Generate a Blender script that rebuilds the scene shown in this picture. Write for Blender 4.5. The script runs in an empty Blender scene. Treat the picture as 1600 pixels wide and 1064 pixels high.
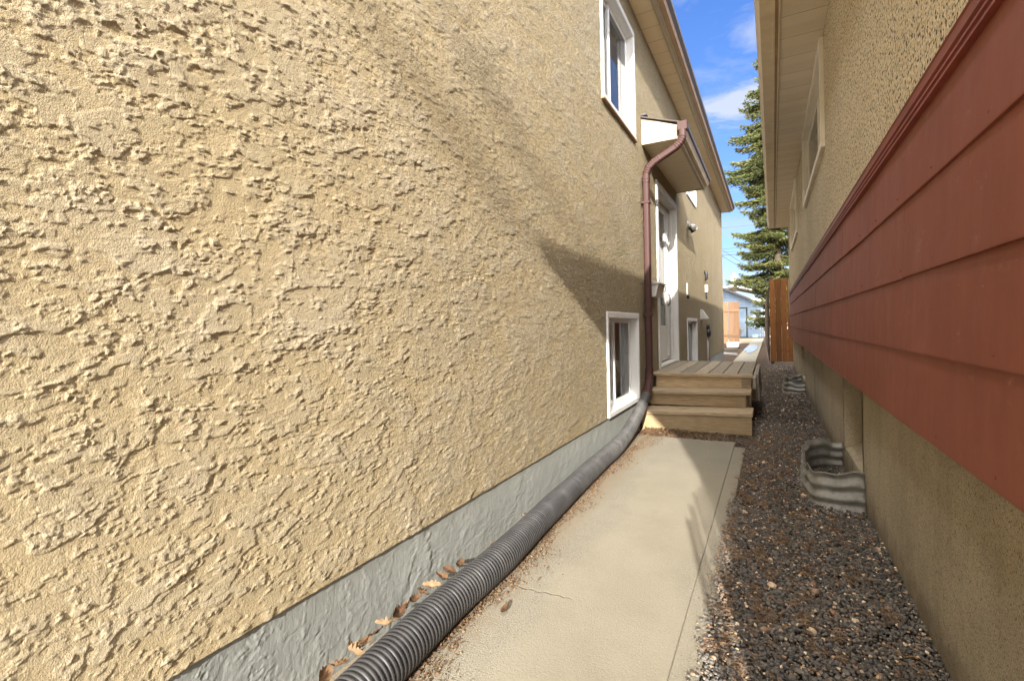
import bpy, math, random
import numpy as np
from mathutils import Matrix, Vector
random.seed(7)
rng = np.random.default_rng(11)
sc = bpy.context.scene
COL = sc.collection

# ------------------------------------------------------------------ camera
F = 765.0; PX, PY = 800.0, 512.0; ROLL = 0.02
th = math.atan((1203.0 - PX) / F)
c_, s_ = math.cos(th), math.sin(th); cr, sr = math.cos(ROLL), math.sin(ROLL)
cam = bpy.data.cameras.new('camera'); camo = bpy.data.objects.new('camera', cam); COL.objects.link(camo)
cam.sensor_width = 36.0; cam.lens = F / 1600 * 36.0; cam.shift_y = -20.0 / 1600
cam.clip_start = 0.02; cam.clip_end = 3000
xa = Vector((cr * c_, cr * s_, -sr)); ya = Vector((sr * c_, sr * s_, cr)); za = Vector((s_, -c_, 0))
M = Matrix.Identity(4)
for i in range(3):
    M[i][0] = xa[i]; M[i][1] = ya[i]; M[i][2] = za[i]
camo.matrix_world = M
sc.camera = camo

# ------------------------------------------------------------------ light
SUN = Vector((-1.0, 4.4, -1.62)).normalized()
elev = math.asin(-SUN.z); azim = math.atan2(-SUN.x, -SUN.y)
sl = bpy.data.lights.new('sun', 'SUN'); sl.energy = 3.8; sl.angle = math.radians(0.5); sl.color = (1.0, 0.95, 0.86)
so = bpy.data.objects.new('sun', sl); COL.objects.link(so)
so.rotation_euler = SUN.to_track_quat('-Z', 'Y').to_euler()
w = bpy.data.worlds.new('World'); sc.world = w; w.use_nodes = True
nt = w.node_tree; nt.nodes.clear()
def N(nt, t, **k):
    n = nt.nodes.new(t)
    for a, b in k.items():
        if a.startswith('i_'): n.inputs[a[2:].replace('_', ' ')].default_value = b
        else: setattr(n, a, b)
    return n
sky = N(nt, 'ShaderNodeTexSky', sky_type='NISHITA', sun_disc=False, sun_elevation=elev, sun_rotation=azim,
        altitude=500.0, air_density=1.0, dust_density=0.6, ozone_density=2.0)
L = nt.links.new
def WM(op, a, b=0.0, c=0.0):
    m = nt.nodes.new('ShaderNodeMath'); m.operation = op
    for i, v in enumerate((a, b, c)):
        if isinstance(v, (int, float)): m.inputs[i].default_value = v
        else: L(v, m.inputs[i])
    return m.outputs[0]
def WR(f, *st):
    r = nt.nodes.new('ShaderNodeValToRGB'); e = r.color_ramp.elements
    while len(e) < len(st): e.new(.5)
    for i, (p, c) in enumerate(st): e[i].position = p; e[i].color = (c, c, c, 1) if isinstance(c, (int, float)) else (*c, 1)
    L(f, r.inputs[0]); return r.outputs['Color']
def WX(f, a, b, mode='MIX'):
    m = nt.nodes.new('ShaderNodeMixRGB'); m.blend_type = mode
    for s, v in (('Fac', f), ('Color1', a), ('Color2', b)):
        if isinstance(v, (int, float)): m.inputs[s].default_value = v if s == 'Fac' else (v, v, v, 1)
        elif isinstance(v, tuple): m.inputs[s].default_value = (*v, 1)
        else: L(v, m.inputs[s])
    return m.outputs[0]
tc = N(nt, 'ShaderNodeTexCoord'); GEN = tc.outputs['Generated']
sx = nt.nodes.new('ShaderNodeSeparateXYZ'); L(GEN, sx.inputs[0]); dx_, dy_, dz_ = sx.outputs
mp = N(nt, 'ShaderNodeMapping'); mp.inputs['Scale'].default_value = (1.4, 1.4, 4.0); L(GEN, mp.inputs['Vector'])
nz = N(nt, 'ShaderNodeTexNoise', i_Scale=5.5, i_Detail=9.0, i_Roughness=0.62, i_Distortion=0.5); L(mp.outputs[0], nz.inputs['Vector'])
nf = nz.outputs['Fac']
# air gets deeper blue with height above the horizon
sky_c = WX(1.0, sky.outputs[0], WR(dz_, (0.0, (.25, .26, .30)), (0.12, (.27, .31, .42)), (0.45, (.25, .34, .52)), (1.0, (.20, .36, .72))), 'MULTIPLY')
def puff(px_, py_, rx, rz, k, lo, hi):
    x = (px_ - PX) / F; y = -(py_ - PY) / F; u = x * cr + y * sr; v = -x * sr + y * cr
    d = Vector((-s_ + u * c_, c_ + u * s_, v)).normalized()
    qx = WM('DIVIDE', WM('SUBTRACT', dx_, d.x), rx); qz = WM('DIVIDE', WM('SUBTRACT', dz_, d.z), rz)
    rr = WM('SQRT', WM('ADD', WM('MULTIPLY', qx, qx), WM('MULTIPLY', qz, qz)))
    front = WM('GREATER_THAN', dy_, 0.0)
    return WM('MULTIPLY', WM('MULTIPLY', WR(WM('ADD', rr, WM('MULTIPLY', WM('SUBTRACT', nf, .5), 3.4)), (lo, 1.0), (hi, 0.0)), k), front)
cl = puff(1150, 165, .085, .040, .80, .25, 1.0)
cl = WM('MAXIMUM', cl, puff(1178, 48, .040, .028, .45, .2, 1.0))
cl = WM('MAXIMUM', cl, puff(1120, 350, .16, .035, .38, .1, 1.0))
cl = WM('MAXIMUM', cl, puff(1160, 430, .25, .05, .45, .1, 1.0))
wisp = WM('MULTIPLY', WR(nf, (.50, 0.0), (.75, 1.0)), .30)
cl = WM('MAXIMUM', cl, wisp)
c1 = WX(cl, sky_c, (1.70, 1.80, 2.0))
# broken bright cloud added out of view, overhead and behind, as fill light
high = WM('MULTIPLY', WR(dz_, (.60, 0.0), (.70, 1.0)), WR(nf, (.36, .55), (.55, 1.0)))
back = WM('MULTIPLY', WR(WM('MULTIPLY', dy_, -1.0), (.05, 0.0), (.3, 1.0)), WR(nf, (.42, 0.0), (.6, .9)))
c2 = WX(back, WX(high, c1, (14.0, 13.5, 12.7)), (27.0, 26.0, 24.4))
bg = N(nt, 'ShaderNodeBackground', i_Strength=0.15); wo = N(nt, 'ShaderNodeOutputWorld')
L(c2, bg.inputs['Color']); L(bg.outputs[0], wo.inputs[0])
sc.view_settings.view_transform = 'Standard'; sc.view_settings.look = 'None'; sc.view_settings.gamma = 1.0
sc.view_settings.exposure = 1.72
sc.render.engine = 'CYCLES'
sc.cycles.max_bounces = 8; sc.cycles.diffuse_bounces = 4

# ------------------------------------------------------------------ key dimensions (metres, camera at the origin)
G = -1.10            # ground / path level
WL = -1.25           # face of the stucco wall of the left house
YE = 16.2            # its far corner
DZ = -0.5625         # deck top
# ------------------------------------------------------------------ node material helper
class NM:
    def __init__(self, name, rough=0.8, spec=0.3, metal=0.0):
        self.m = bpy.data.materials.new(name); self.m.use_nodes = True
        self.t = self.m.node_tree; self.b = self.t.nodes['Principled BSDF']; self.out = self.t.nodes['Material Output']
        self.b.inputs['Roughness'].default_value = rough
        self.b.inputs['Specular IOR Level'].default_value = spec; self.b.inputs['Metallic'].default_value = metal
        self.tc = self.n('ShaderNodeTexCoord').outputs['Object']; self.last = None
    def n(self, t, **k): return N(self.t, t, **k)
    def L(self, a, b): self.t.links.new(a, b)
    def map(self, scale=(1, 1, 1), rot=(0, 0, 0), loc=(0, 0, 0), src=None):
        m = self.n('ShaderNodeMapping'); m.inputs['Scale'].default_value = scale; m.inputs['Rotation'].default_value = rot
        m.inputs['Location'].default_value = loc; self.L(src or self.tc, m.inputs['Vector']); return m.outputs[0]
    def noise(self, scale, detail=4, rough=0.55, dist=0.0, vec=None):
        n = self.n('ShaderNodeTexNoise', i_Scale=scale, i_Detail=detail, i_Roughness=rough, i_Distortion=dist)
        self.L(vec or self.tc, n.inputs['Vector']); return n.outputs['Fac']
    def vor(self, scale, vec=None, feature='F1', out='Distance'):
        n = self.n('ShaderNodeTexVoronoi', i_Scale=scale, feature=feature); self.L(vec or self.tc, n.inputs['Vector']); return n.outputs[out]
    def ramp(self, f, *stops):
        r = self.n('ShaderNodeValToRGB'); e = r.color_ramp.elements
        while len(e) < len(stops): e.new(0.5)
        for i, (p, col) in enumerate(stops):
            e[i].position = p
            e[i].color = (col, col, col, 1) if isinstance(col, (int, float)) else (*col, 1)
        self.L(f, r.inputs[0]); return r.outputs['Color']
    def mix(self, f, a, b, mode='MIX'):
        m = self.n('ShaderNodeMixRGB', blend_type=mode)
        for s, v in (('Fac', f), ('Color1', a), ('Color2', b)):
            if isinstance(v, (int, float)): m.inputs[s].default_value = v if s == 'Fac' else (v, v, v, 1)
            elif isinstance(v, tuple): m.inputs[s].default_value = (*v, 1)
            else: self.L(v, m.inputs[s])
        return m.outputs[0]
    def math(self, op, a, b=0.0, c=0.0):
        m = self.n('ShaderNodeMath', operation=op)
        for i, v in enumerate((a, b, c)):
            if isinstance(v, (int, float)): m.inputs[i].default_value = v
            else: self.L(v, m.inputs[i])
        return m.outputs[0]
    def sep(self, vec=None):
        s = self.n('ShaderNodeSeparateXYZ'); self.L(vec or self.tc, s.inputs[0]); return s.outputs
    def color(self, v):
        if isinstance(v, tuple): self.b.inputs['Base Color'].default_value = (*v, 1)
        else: self.L(v, self.b.inputs['Base Color'])
        return self
    def rough(self, v): self.L(v, self.b.inputs['Roughness']); return self
    def bump(self, h, dist=0.002, strength=1.0):
        b = self.n('ShaderNodeBump', i_Distance=dist, i_Strength=strength); self.L(h, b.inputs['Height'])
        if self.last: self.L(self.last, b.inputs['Normal'])
        self.L(b.outputs[0], self.b.inputs['Normal']); self.last = b.outputs[0]; return self
    def attr(self, name):
        a = self.n('ShaderNodeAttribute', attribute_name=name); return a.outputs['Fac']

def paint(name, col, rough=0.5, var=0.08, scale=6.0, bump=0.0003, spec=0.4, dirt=None):
    m = NM(name, rough, spec)
    a = tuple(x * (1 - var) for x in col); b = tuple(min(1, x * (1 + var)) for x in col)
    cc = m.ramp(m.noise(scale, 5), (0.3, a), (0.7, b))
    if dirt: cc = m.mix(m.ramp(m.noise(3.0, 8, 0.7, vec=m.map((1, 1, .35))), (0.5, 0.0), (0.75, 0.55)), cc, dirt)
    m.color(cc); m.bump(m.noise(180, 3), bump); return m.m

MAT = {}
# stucco of the left house, real relief comes from the mesh
m = NM('stucco_tan', 0.93, 0.12)
base = m.ramp(m.noise(1.6, 6, 0.6), (0.30, (0.425, 0.355, 0.230)), (0.55, (0.48, 0.407, 0.285)), (0.75, (0.51, 0.443, 0.322)))
hh = m.attr('relief')
base = m.mix(m.ramp(hh, (0.10, 1.0), (0.42, 0.0)), base, (0.485, 0.39, 0.235))
base = m.mix(m.ramp(m.noise(9, 5, 0.7), (0.55, 0.0), (0.8, 0.35)), base, (0.43, 0.365, 0.245))
base = m.mix(m.ramp(m.noise(420, 2, 0.5), (0.38, 0.35), (0.55, 0.0)), base, (0.26, 0.19, 0.12))
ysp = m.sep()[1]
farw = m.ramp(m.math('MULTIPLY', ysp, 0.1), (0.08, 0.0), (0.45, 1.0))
pit_shade = m.mix(farw, 0.0, m.ramp(m.noise(62, 5, 0.75, 0.6), (0.36, 0.75), (0.46, 0.0)))  # dark specks painted in as shade in the far stucco's pits
base = m.mix(pit_shade, base, (0.23, 0.175, 0.11))
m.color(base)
m.bump(m.noise(300, 4, 0.7), 0.0026, 0.9); m.bump(m.noise(150, 3, 0.7), 0.0028, 0.7)
cl = m.mix(farw, 0.0, m.ramp(m.noise(46, 5, 0.62, 0.8), (0.46, 0.0), (0.60, 1.0)))
m.bump(cl, 0.010, 1.0)
m.bump(m.mix(farw, 0.0, m.ramp(m.noise(120, 3, 0.6, 0.5), (0.44, 0.0), (0.56, 1.0))), 0.006, 1.0)
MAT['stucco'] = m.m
m = NM('foundation_grey', 0.85, 0.2)
base = m.ramp(m.noise(2.2, 6, 0.6), (0.3, (0.265, 0.275, 0.255)), (0.7, (0.335, 0.345, 0.32)))
base = m.mix(m.ramp(m.noise(14, 6, 0.7), (0.60, 0.0), (0.8, 0.35)), base, (0.40, 0.36, 0.28))
m.color(base); m.bump(m.noise(260, 3), 0.0008, 0.6)
m.bump(m.noise(34, 5, 0.6, 0.5, vec=m.map((1, 1.6, .6))), 0.004, 0.35)
MAT['found_l'] = m.m
# right house: rock-dash stucco
def dash(name, lo, hi, dark, scale, thr, streak=False):
    m = NM(name, 0.9, 0.2)
    b = m.ramp(m.noise(1.2, 5), (0.3, lo), (0.7, hi))
    v = m.vor(scale, out='Color')
    b = m.mix(0.75, b, m.mix(1.0, b, m.ramp(m.noise(scale * 1.3, 3, 0.7), (0.3, 0.45), (0.7, 1.5)), 'MULTIPLY'))
    sp = m.noise(scale * .75, 2, 0.5)
    b = m.mix(m.ramp(sp, (thr, 1.0), (thr + .035, 0.0)), b, dark)
    b = m.mix(m.ramp(m.noise(scale * 1.1, 2, 0.5, vec=m.map(loc=(5, 2, 1))), (0.62, 0.0), (0.68, 0.7)), b, tuple(min(.9, x * 1.55) for x in hi))
    if streak:
        st = m.noise(2.6, 6, 0.7, vec=m.map((1, 1.0, .5)))
        b = m.mix(m.ramp(st, (0.46, 0.0), (0.74, 0.5)), b, (0.20, 0.17, 0.12))
        st2 = m.noise(16, 4, 0.6, vec=m.map((1, 1.5, .14), loc=(3, 1, 0)))
        xs_, ys_, zs_ = m.sep()
        spl = m.ramp(m.math('ADD', m.math('ADD', zs_, 1.10), m.math('MULTIPLY', m.math('SUBTRACT', m.noise(7, 6, .7), .5), .35)), (0.02, 0.65), (0.16, 0.0))
        b = m.mix(spl, b, (0.15, 0.115, 0.08))
        pits = m.noise(34, 5, 0.7)
        b = m.mix(m.ramp(pits, (0.30, 0.6), (0.38, 0.0)), b, (0.17, 0.14, 0.10)); m.bump(m.ramp(pits, (0.30, 0.0), (0.40, 1.0)), 0.004, 0.8)
        b = m.mix(m.ramp(st2, (0.67, 0.0), (0.76, 0.4)), b, (0.48, 0.38, 0.22))
    m.color(b)
    m.bump(m.noise(scale, 3, 0.65), 0.008, 1.0); m.bump(m.noise(scale * 3, 2, 0.5), 0.0012, 0.5)
    return m.m
MAT['dash'] = dash('stucco_rock_dash', (0.58, 0.49, 0.335), (0.70, 0.60, 0.435), (0.08, 0.065, 0.05), 95, 0.40)
MAT['found_r'] = dash('foundation_sand_render', (0.47, 0.40, 0.285), (0.59, 0.51, 0.375), (0.16, 0.13, 0.09), 260, 0.36, True)
# red lap siding
m = NM('red_siding', 0.55, 0.28)
b = m.ramp(m.noise(1.4, 5, 0.6), (0.25, (0.185, 0.053, 0.032)), (0.75, (0.275, 0.084, 0.052)))
wear = m.noise(7, 7, 0.72, vec=m.map((1, 1.3, .55)))
b = m.mix(m.ramp(wear, (0.52, 0.0), (0.80, 0.45)), b, (0.34, 0.135, 0.09))
b = m.mix(m.ramp(m.noise(60, 4, 0.7, vec=m.map((1, .6, 2))), (0.70, 0.0), (0.76, 0.7)), b, (0.55, 0.34, 0.26))
b = m.mix(m.ramp(m.noise(26, 4, 0.6, vec=m.map((1, 3.2, .12))), (0.45, 0.0), (0.8, 0.22)), b, (0.20, 0.05, 0.03))
x_, y_, z_ = m.sep()
b = m.mix(m.ramp(m.noise(11, 8, 0.78, vec=m.map((1, .8, 1.6), loc=(4, 0, 0))), (0.60, 0.0), (0.72, 0.55)), b, (0.43, 0.24, 0.18))
b = m.mix(m.ramp(m.noise(3.2, 4, 0.6, vec=m.map((1, 2.2, .35), loc=(1, 7, 0))), (0.40, 0.0), (0.75, 0.35)), b, (0.15, 0.035, 0.02))
m.color(b); m.rough(m.ramp(wear, (0.3, 0.5), (0.8, 0.7)))
m.bump(m.noise(40, 4, 0.6, vec=m.map((1, 1, .15))), 0.0006, 0.5); m.bump(m.noise(300, 2), 0.0003, 0.5)
MAT['siding'] = m.m
MAT['red_trim'] = paint('red_trim_paint', (0.23, 0.052, 0.032), 0.45, 0.15)
MAT['cream'] = paint('cream_paint', (0.37, 0.31, 0.215), 0.5, 0.06, dirt=(0.36, 0.27, 0.16))
MAT['cream_r'] = paint('pale_cream_paint', (0.72, 0.62, 0.45), 0.5, 0.06, dirt=(0.45, 0.36, 0.24))
MAT['frame_r'] = paint('off_white_frame', (0.80, 0.75, 0.64), 0.5, 0.04, dirt=(0.6, 0.52, 0.4))
MAT['cream_gut'] = paint('cream_gutter_metal', (0.60, 0.48, 0.31), 0.38, 0.08, dirt=(0.30, 0.22, 0.13))
MAT['white'] = paint('white_vinyl', (0.66, 0.655, 0.64), 0.42, 0.03, dirt=(0.55, 0.52, 0.46))
MAT['whitewood'] = paint('white_painted_wood', (0.58, 0.57, 0.54), 0.55, 0.05, dirt=(0.40, 0.36, 0.30))
MAT['brown'] = paint('brown_downspout', (0.052, 0.017, 0.013), 0.55, 0.12, 12)
MAT['roofedge'] = paint('grey_brown_gutter', (0.085, 0.078, 0.085), 0.6, 0.15, 10)
MAT['fasc_br'] = paint('tan_fascia', (0.36, 0.24, 0.14), 0.5, 0.12, dirt=(0.24, 0.16, 0.10))
MAT['black'] = paint('black_plastic', (0.03, 0.03, 0.032), 0.4, 0.2)
MAT['greymetal'] = paint('grey_box', (0.52, 0.50, 0.46), 0.5, 0.06)
MAT['roof'] = paint('asphalt_shingle', (0.10, 0.085, 0.075), 0.95, 0.3, 40, 0.003)
# soffit with seams and perforated look
def soffit(name, col, seam=0.305, perf=False):
    m = NM(name, 0.5, 0.3); x, y, z = m.sep()
    fr = m.math('FRACT', m.math('DIVIDE', y, seam))
    e = m.math('ABSOLUTE', m.math('SUBTRACT', fr, 0.5))
    line = m.ramp(e, (0.475, 0.0), (0.492, 1.0))
    b = m.ramp(m.noise(4, 5), (0.3, tuple(v * .93 for v in col)), (0.7, col))
    b = m.mix(m.math('MULTIPLY', line, 0.55), b, tuple(v * .3 for v in col))
    h = m.math('SUBTRACT', 1.0, line)
    if perf:
        band = m.ramp(fr, (0.46, 0.0), (0.5, 1.0), (0.92, 1.0), (0.95, 0.0))
        holes = m.vor(1.0, vec=m.map((110, 110, 1)))
        rows = m.ramp(m.math('FRACT', m.math('MULTIPLY', y, 62.0)), (0.35, 1.0), (0.5, 0.0))
        cols = m.ramp(m.math('FRACT', m.math('MULTIPLY', x, 90.0)), (0.5, 1.0), (0.6, 0.0))
        hol = m.mix(1.0, m.mix(1.0, rows, cols, 'MULTIPLY'), band, 'MULTIPLY')
        b = m.mix(m.math('MULTIPLY', hol, 0.38), b, tuple(v * .25 for v in col))
    m.color(b); m.bump(h, 0.004, 0.8); return m.m
MAT['soffit_l'] = soffit('soffit_boards', (0.74, 0.60, 0.38), 0.30)
MAT['soffit_c'] = soffit('canopy_soffit', (0.72, 0.60, 0.40), 0.13)
MAT['soffit_r'] = soffit('perforated_soffit', (0.80, 0.71, 0.57), 0.33, True)
# wood
def wood(name, c1, c2, scale=1.0, axis='X', rough=0.75, knots=True):
    m = NM(name, rough, 0.2)
    sc_ = {'X': (1.2, 14, 14), 'Y': (14, 1.2, 14), 'Z': (14, 14, 1.2)}[axis]
    v = m.map(tuple(q * scale for q in sc_))
    g = m.noise(1.6, 8, 0.65, 1.2, vec=v); f = m.noise(9, 4, 0.6, 0.4, vec=v)
    b = m.ramp(g, (0.28, c1), (0.72, c2))
    b = m.mix(m.ramp(f, (0.35, 0.5), (0.6, 0.0)), b, tuple(x * .45 for x in c1))
    rn = m.attr('rnd'); b = m.mix(1.0, b, m.ramp(rn, (0.0, 0.62), (1.0, 1.12)), 'MULTIPLY')
    if knots: b = m.mix(m.ramp(m.vor(3.1, vec=m.map(tuple(.5 if q < 5 else 1.6 for q in sc_))), (0.045, 0.8), (0.10, 0.0)), b, (0.07, 0.04, 0.022))
    b = m.mix(m.ramp(m.noise(5, 6, 0.7), (0.5, 0.0), (0.8, 0.4)), b, tuple(x * .55 for x in c2))
    m.color(b); m.bump(f, 0.0015, 0.6); m.bump(g, 0.001, 0.5); return m.m
MAT['deck'] = wood('weathered_deck_wood', (0.32, 0.27, 0.20), (0.48, 0.41, 0.31), axis='Y')
MAT['tread'] = wood('weathered_tread_wood', (0.38, 0.29, 0.18), (0.54, 0.42, 0.28), axis='X')
MAT['riser'] = wood('yellow_pine_riser', (0.46, 0.33, 0.18), (0.60, 0.45, 0.27), axis='X')
MAT['cedar'] = wood('stained_cedar', (0.26, 0.105, 0.035), (0.36, 0.155, 0.055), axis='Z', knots=False)
MAT['cedar_l'] = wood('pale_cedar', (0.21, 0.115, 0.06), (0.28, 0.16, 0.09), axis='Z', knots=False)
MAT['oldwood'] = wood('old_grey_wood', (0.28, 0.25, 0.21), (0.42, 0.38, 0.33), axis='X', knots=False)
# glass
m = NM('window_glass', 0.03, 0.5); m.color((0.02, 0.025, 0.03))
gl = m.n('ShaderNodeBsdfGlossy'); gl.inputs['Roughness'].default_value = 0.02
tr = m.n('ShaderNodeBsdfTransparent'); tr.inputs['Color'].default_value = (0.72, 0.75, 0.76, 1)
fr = m.n('ShaderNodeFresnel', i_IOR=1.7); ms = m.n('ShaderNodeMixShader')
m.L(fr.outputs[0], ms.inputs[0]); m.L(tr.outputs[0], ms.inputs[1]); m.L(gl.outputs[0], ms.inputs[2]); m.L(ms.outputs[0], m.out.inputs[0])
MAT['glass'] = m.m
m = NM('curtain_cloth', 0.9, 0.1); m.color(m.ramp(m.noise(3, 3), (0.3, (0.42, 0.42, 0.42)), (0.7, (0.6, 0.6, 0.58)))); MAT['curtain'] = m.m
MAT['dark'] = paint('dark_room', (0.03, 0.03, 0.03), 0.9, 0.1)
# concrete path
m = NM('path_concrete', 0.85, 0.25); x, y, z = m.sep()
b = m.ramp(m.noise(1.3, 6, 0.6), (0.3, (0.25, 0.228, 0.178)), (0.7, (0.32, 0.292, 0.23)))
rough_c = m.mix(m.ramp(m.noise(150, 3, 0.65), (0.33, 0.8), (0.46, 0.0)), b, (0.12, 0.10, 0.075))
rough_c = m.mix(m.ramp(m.noise(38, 5, 0.7), (0.6, 0.0), (0.7, 0.5)), rough_c, (0.25, 0.20, 0.14))
rough_c = m.mix(m.ramp(m.noise(170, 2, 0.5, vec=m.map(loc=(3, 3, 3))), (0.62, 0.0), (0.68, 0.5)), rough_c, (0.62, 0.58, 0.48))
wob = m.math('MULTIPLY', m.math('SUBTRACT', m.noise(1.7, 4, 0.5), 0.5), 0.5)
px = m.math('ADD', x, wob)
patch = m.mix(1.0, m.ramp(m.math('ADD', px, 1.0), (0.17, 0.0), (0.23, 1.0), (0.66, 1.0), (0.72, 0.0)),
              m.ramp(m.math('MULTIPLY', m.math('ADD', y, wob), 0.1), (0.37, 1.0), (0.42, 0.0)), 'MULTIPLY')
patch = m.math('MULTIPLY', patch, 0.6)
smooth_c = m.ramp(m.noise(2.5, 4), (0.3, (0.29, 0.258, 0.195)), (0.7, (0.325, 0.29, 0.222)))
cc = m.mix(patch, rough_c, smooth_c)
def crack(yc, amp=0.10, wdt=0.004, xlim=None):
    d = m.math('ABSOLUTE', m.math('SUBTRACT', m.math('ADD', y, m.math('MULTIPLY', m.math('SUBTRACT', m.noise(4.0, 6, 0.6, vec=m.map((1, .05, 1), loc=(yc, 0, 0))), 0.5), amp)), yc))
    k = m.ramp(m.math('DIVIDE', d, wdt), (0.3, 1.0), (1.0, 0.0))
    if xlim: k = m.mix(1.0, k, m.ramp(m.math('ADD', x, 1.5), (xlim + 1.5 - .03, 1.0), (xlim + 1.5, 0.0)), 'MULTIPLY')
    return k
ck = m.mix(1.0, crack(1.86, 0.16, 0.006, -0.72), crack(3.05, 0.2, 0.005, -0.86), 'ADD')
cc = m.mix(m.math('MULTIPLY', ck, 0.45), cc, (0.10, 0.075, 0.05))
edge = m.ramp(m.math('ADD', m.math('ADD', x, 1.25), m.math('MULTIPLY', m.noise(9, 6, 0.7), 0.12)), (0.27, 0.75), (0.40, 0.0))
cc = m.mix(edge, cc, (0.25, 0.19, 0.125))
m.color(cc)
cc = m.mix(m.ramp(m.noise(2.2, 8, 0.72), (0.48, 0.0), (0.75, 0.35)), cc, (0.19, 0.165, 0.125))
m.color(cc)
hh = m.mix(patch, m.noise(150, 4, 0.7), m.math('MULTIPLY', m.noise(90, 3), 0.35))
m.bump(hh, 0.005, 0.8); m.bump(m.math('SUBTRACT', 1.0, ck), 0.004, 0.6); m.bump(m.noise(3, 4), 0.01, 0.3)
MAT['path'] = m.m
m = NM('soil', 0.95, 0.1); b = m.ramp(m.noise(40, 8, 0.75), (0.3, (0.035, 0.026, 0.02)), (0.7, (0.10, 0.075, 0.055)))
b = m.mix(m.ramp(m.noise(1.2, 5, 0.6), (0.4, 0.0), (0.7, 0.6)), b, (0.11, 0.065, 0.038)); m.color(b); m.bump(m.noise(60, 6, 0.7), 0.012, 0.9); MAT['soil'] = m.m
m = NM('gravel_stone', 0.75, 0.3); r = m.attr('rnd')
b = m.ramp(r, (0.0, (0.030, 0.030, 0.030)), (0.45, (0.080, 0.079, 0.077)), (0.72, (0.125, 0.108, 0.088)), (0.86, (0.16, 0.10, 0.066)), (0.94, (0.33, 0.25, 0.17)), (1.0, (0.46, 0.40, 0.32)))
b = m.mix(m.ramp(m.noise(160, 4, 0.7), (0.4, 0.35), (0.65, 0.0)), b, (0.03, 0.026, 0.024))
m.color(m.mix(1.0, b, (2.5, 2.4, 2.25), 'MULTIPLY')); m.bump(m.noise(300, 3), 0.0008, 0.6); MAT['gravel'] = m.m
m = NM('dry_needles', 0.8, 0.2); m.color(m.ramp(m.attr('rnd'), (0.0, (0.07, 0.04, 0.025)), (0.6, (0.21, 0.125, 0.07)), (1.0, (0.36, 0.26, 0.16)))); MAT['needle'] = m.m
m = NM('dry_leaf', 0.75, 0.25); r = m.attr('rnd'); b = m.ramp(r, (0.0, (0.09, 0.05, 0.026)), (0.6, (0.20, 0.12, 0.062)), (1.0, (0.34, 0.24, 0.14)))
m.color(m.mix(m.ramp(m.noise(60, 5, 0.7), (0.4, 0.5), (0.65, 0.0)), b, (0.10, 0.05, 0.025))); m.bump(m.noise(90, 4), 0.002, 0.7); MAT['leaf'] = m.m
m = NM('galvanised_steel', 0.5, 0.5, 0.25); b = m.ramp(m.noise(11, 7, 0.7), (0.3, (0.17, 0.165, 0.15)), (0.7, (0.37, 0.36, 0.325)))
b = m.mix(m.ramp(m.noise(30, 6, 0.75), (0.55, 0.0), (0.7, 0.6)), b, (0.13, 0.095, 0.06)); m.color(b); m.bump(m.noise(60, 5), 0.001, 0.5); MAT['galv'] = m.m
m = NM('black_drain_pipe', 0.38, 0.5); x, y, z = m.sep()
b = m.ramp(m.noise(5, 6, 0.65), (0.3, (0.026, 0.026, 0.029)), (0.7, (0.05, 0.048, 0.048)))
dust = m.mix(1.0, m.ramp(m.noise(10, 7, 0.75), (0.35, 0.1), (0.7, 1.0)), m.ramp(m.math('MULTIPLY', y, 0.1), (0.28, 0.10), (0.42, 0.42)), 'MULTIPLY')
b = m.mix(dust, b, (0.17, 0.16, 0.145)); m.color(b); m.rough(m.mix(dust, 0.48, 0.8)); m.bump(m.noise(160, 3), 0.0006, 0.5); MAT['pipe'] = m.m
m = NM('spruce_needles', 0.8, 0.15); r = m.attr('rnd')
m.color(m.ramp(r, (0.0, (0.035, 0.045, 0.018)), (0.5, (0.085, 0.095, 0.032)), (0.85, (0.15, 0.145, 0.045)), (1.0, (0.21, 0.185, 0.065)))); MAT['spruce'] = m.m
m = NM('cedar_leaf', 0.8, 0.15); m.color(m.ramp(m.attr('rnd'), (0.0, (0.07, 0.09, 0.015)), (1.0, (0.26, 0.25, 0.04)))); MAT['cedarleaf'] = m.m
m = NM('bark', 0.9, 0.1); m.color(m.ramp(m.noise(30, 6, 0.7), (0.3, (0.06, 0.045, 0.035)), (0.7, (0.14, 0.11, 0.085)))); m.bump(m.noise(40, 5), 0.01); MAT['bark'] = m.m
m = NM('blue_lap_siding', 0.6, 0.25); x, y, z = m.sep(); fz = m.math('FRACT', m.math('MULTIPLY', z, 5.0))
b = m.ramp(m.noise(2, 5), (0.3, (0.17, 0.235, 0.31)), (0.7, (0.23, 0.30, 0.38)))
m.color(m.mix(m.ramp(fz, (0.0, 0.6), (0.1, 0.0)), b, (0.06, 0.08, 0.11))); m.bump(fz, 0.02); MAT['blue'] = m.m
m = NM('pale_plaster', 0.8, 0.2); m.color(m.ramp(m.noise(3, 5), (0.3, (0.52, 0.49, 0.43)), (0.7, (0.64, 0.61, 0.54)))); MAT['pale'] = m.m
m = NM('old_ice', 0.35, 0.5); m.color(m.ramp(m.noise(6, 6, 0.7), (0.35, (0.16, 0.19, 0.26)), (0.65, (0.42, 0.50, 0.66)))); m.bump(m.noise(20, 5), 0.01); MAT['ice'] = m.m
m = NM('brick_chimney', 0.9, 0.2); br = m.n('ShaderNodeTexBrick', i_Scale=6.0); m.L(m.map((1, 1, 1), (math.pi / 2, 0, 0)), br.inputs['Vector'])
br.inputs['Color1'].default_value = (0.32, 0.27, 0.21, 1); br.inputs['Color2'].default_value = (0.42, 0.36, 0.29, 1); br.inputs['Mortar'].default_value = (0.4, 0.38, 0.34, 1); m.color(br.outputs[0]); MAT['brick'] = m.m

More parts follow.
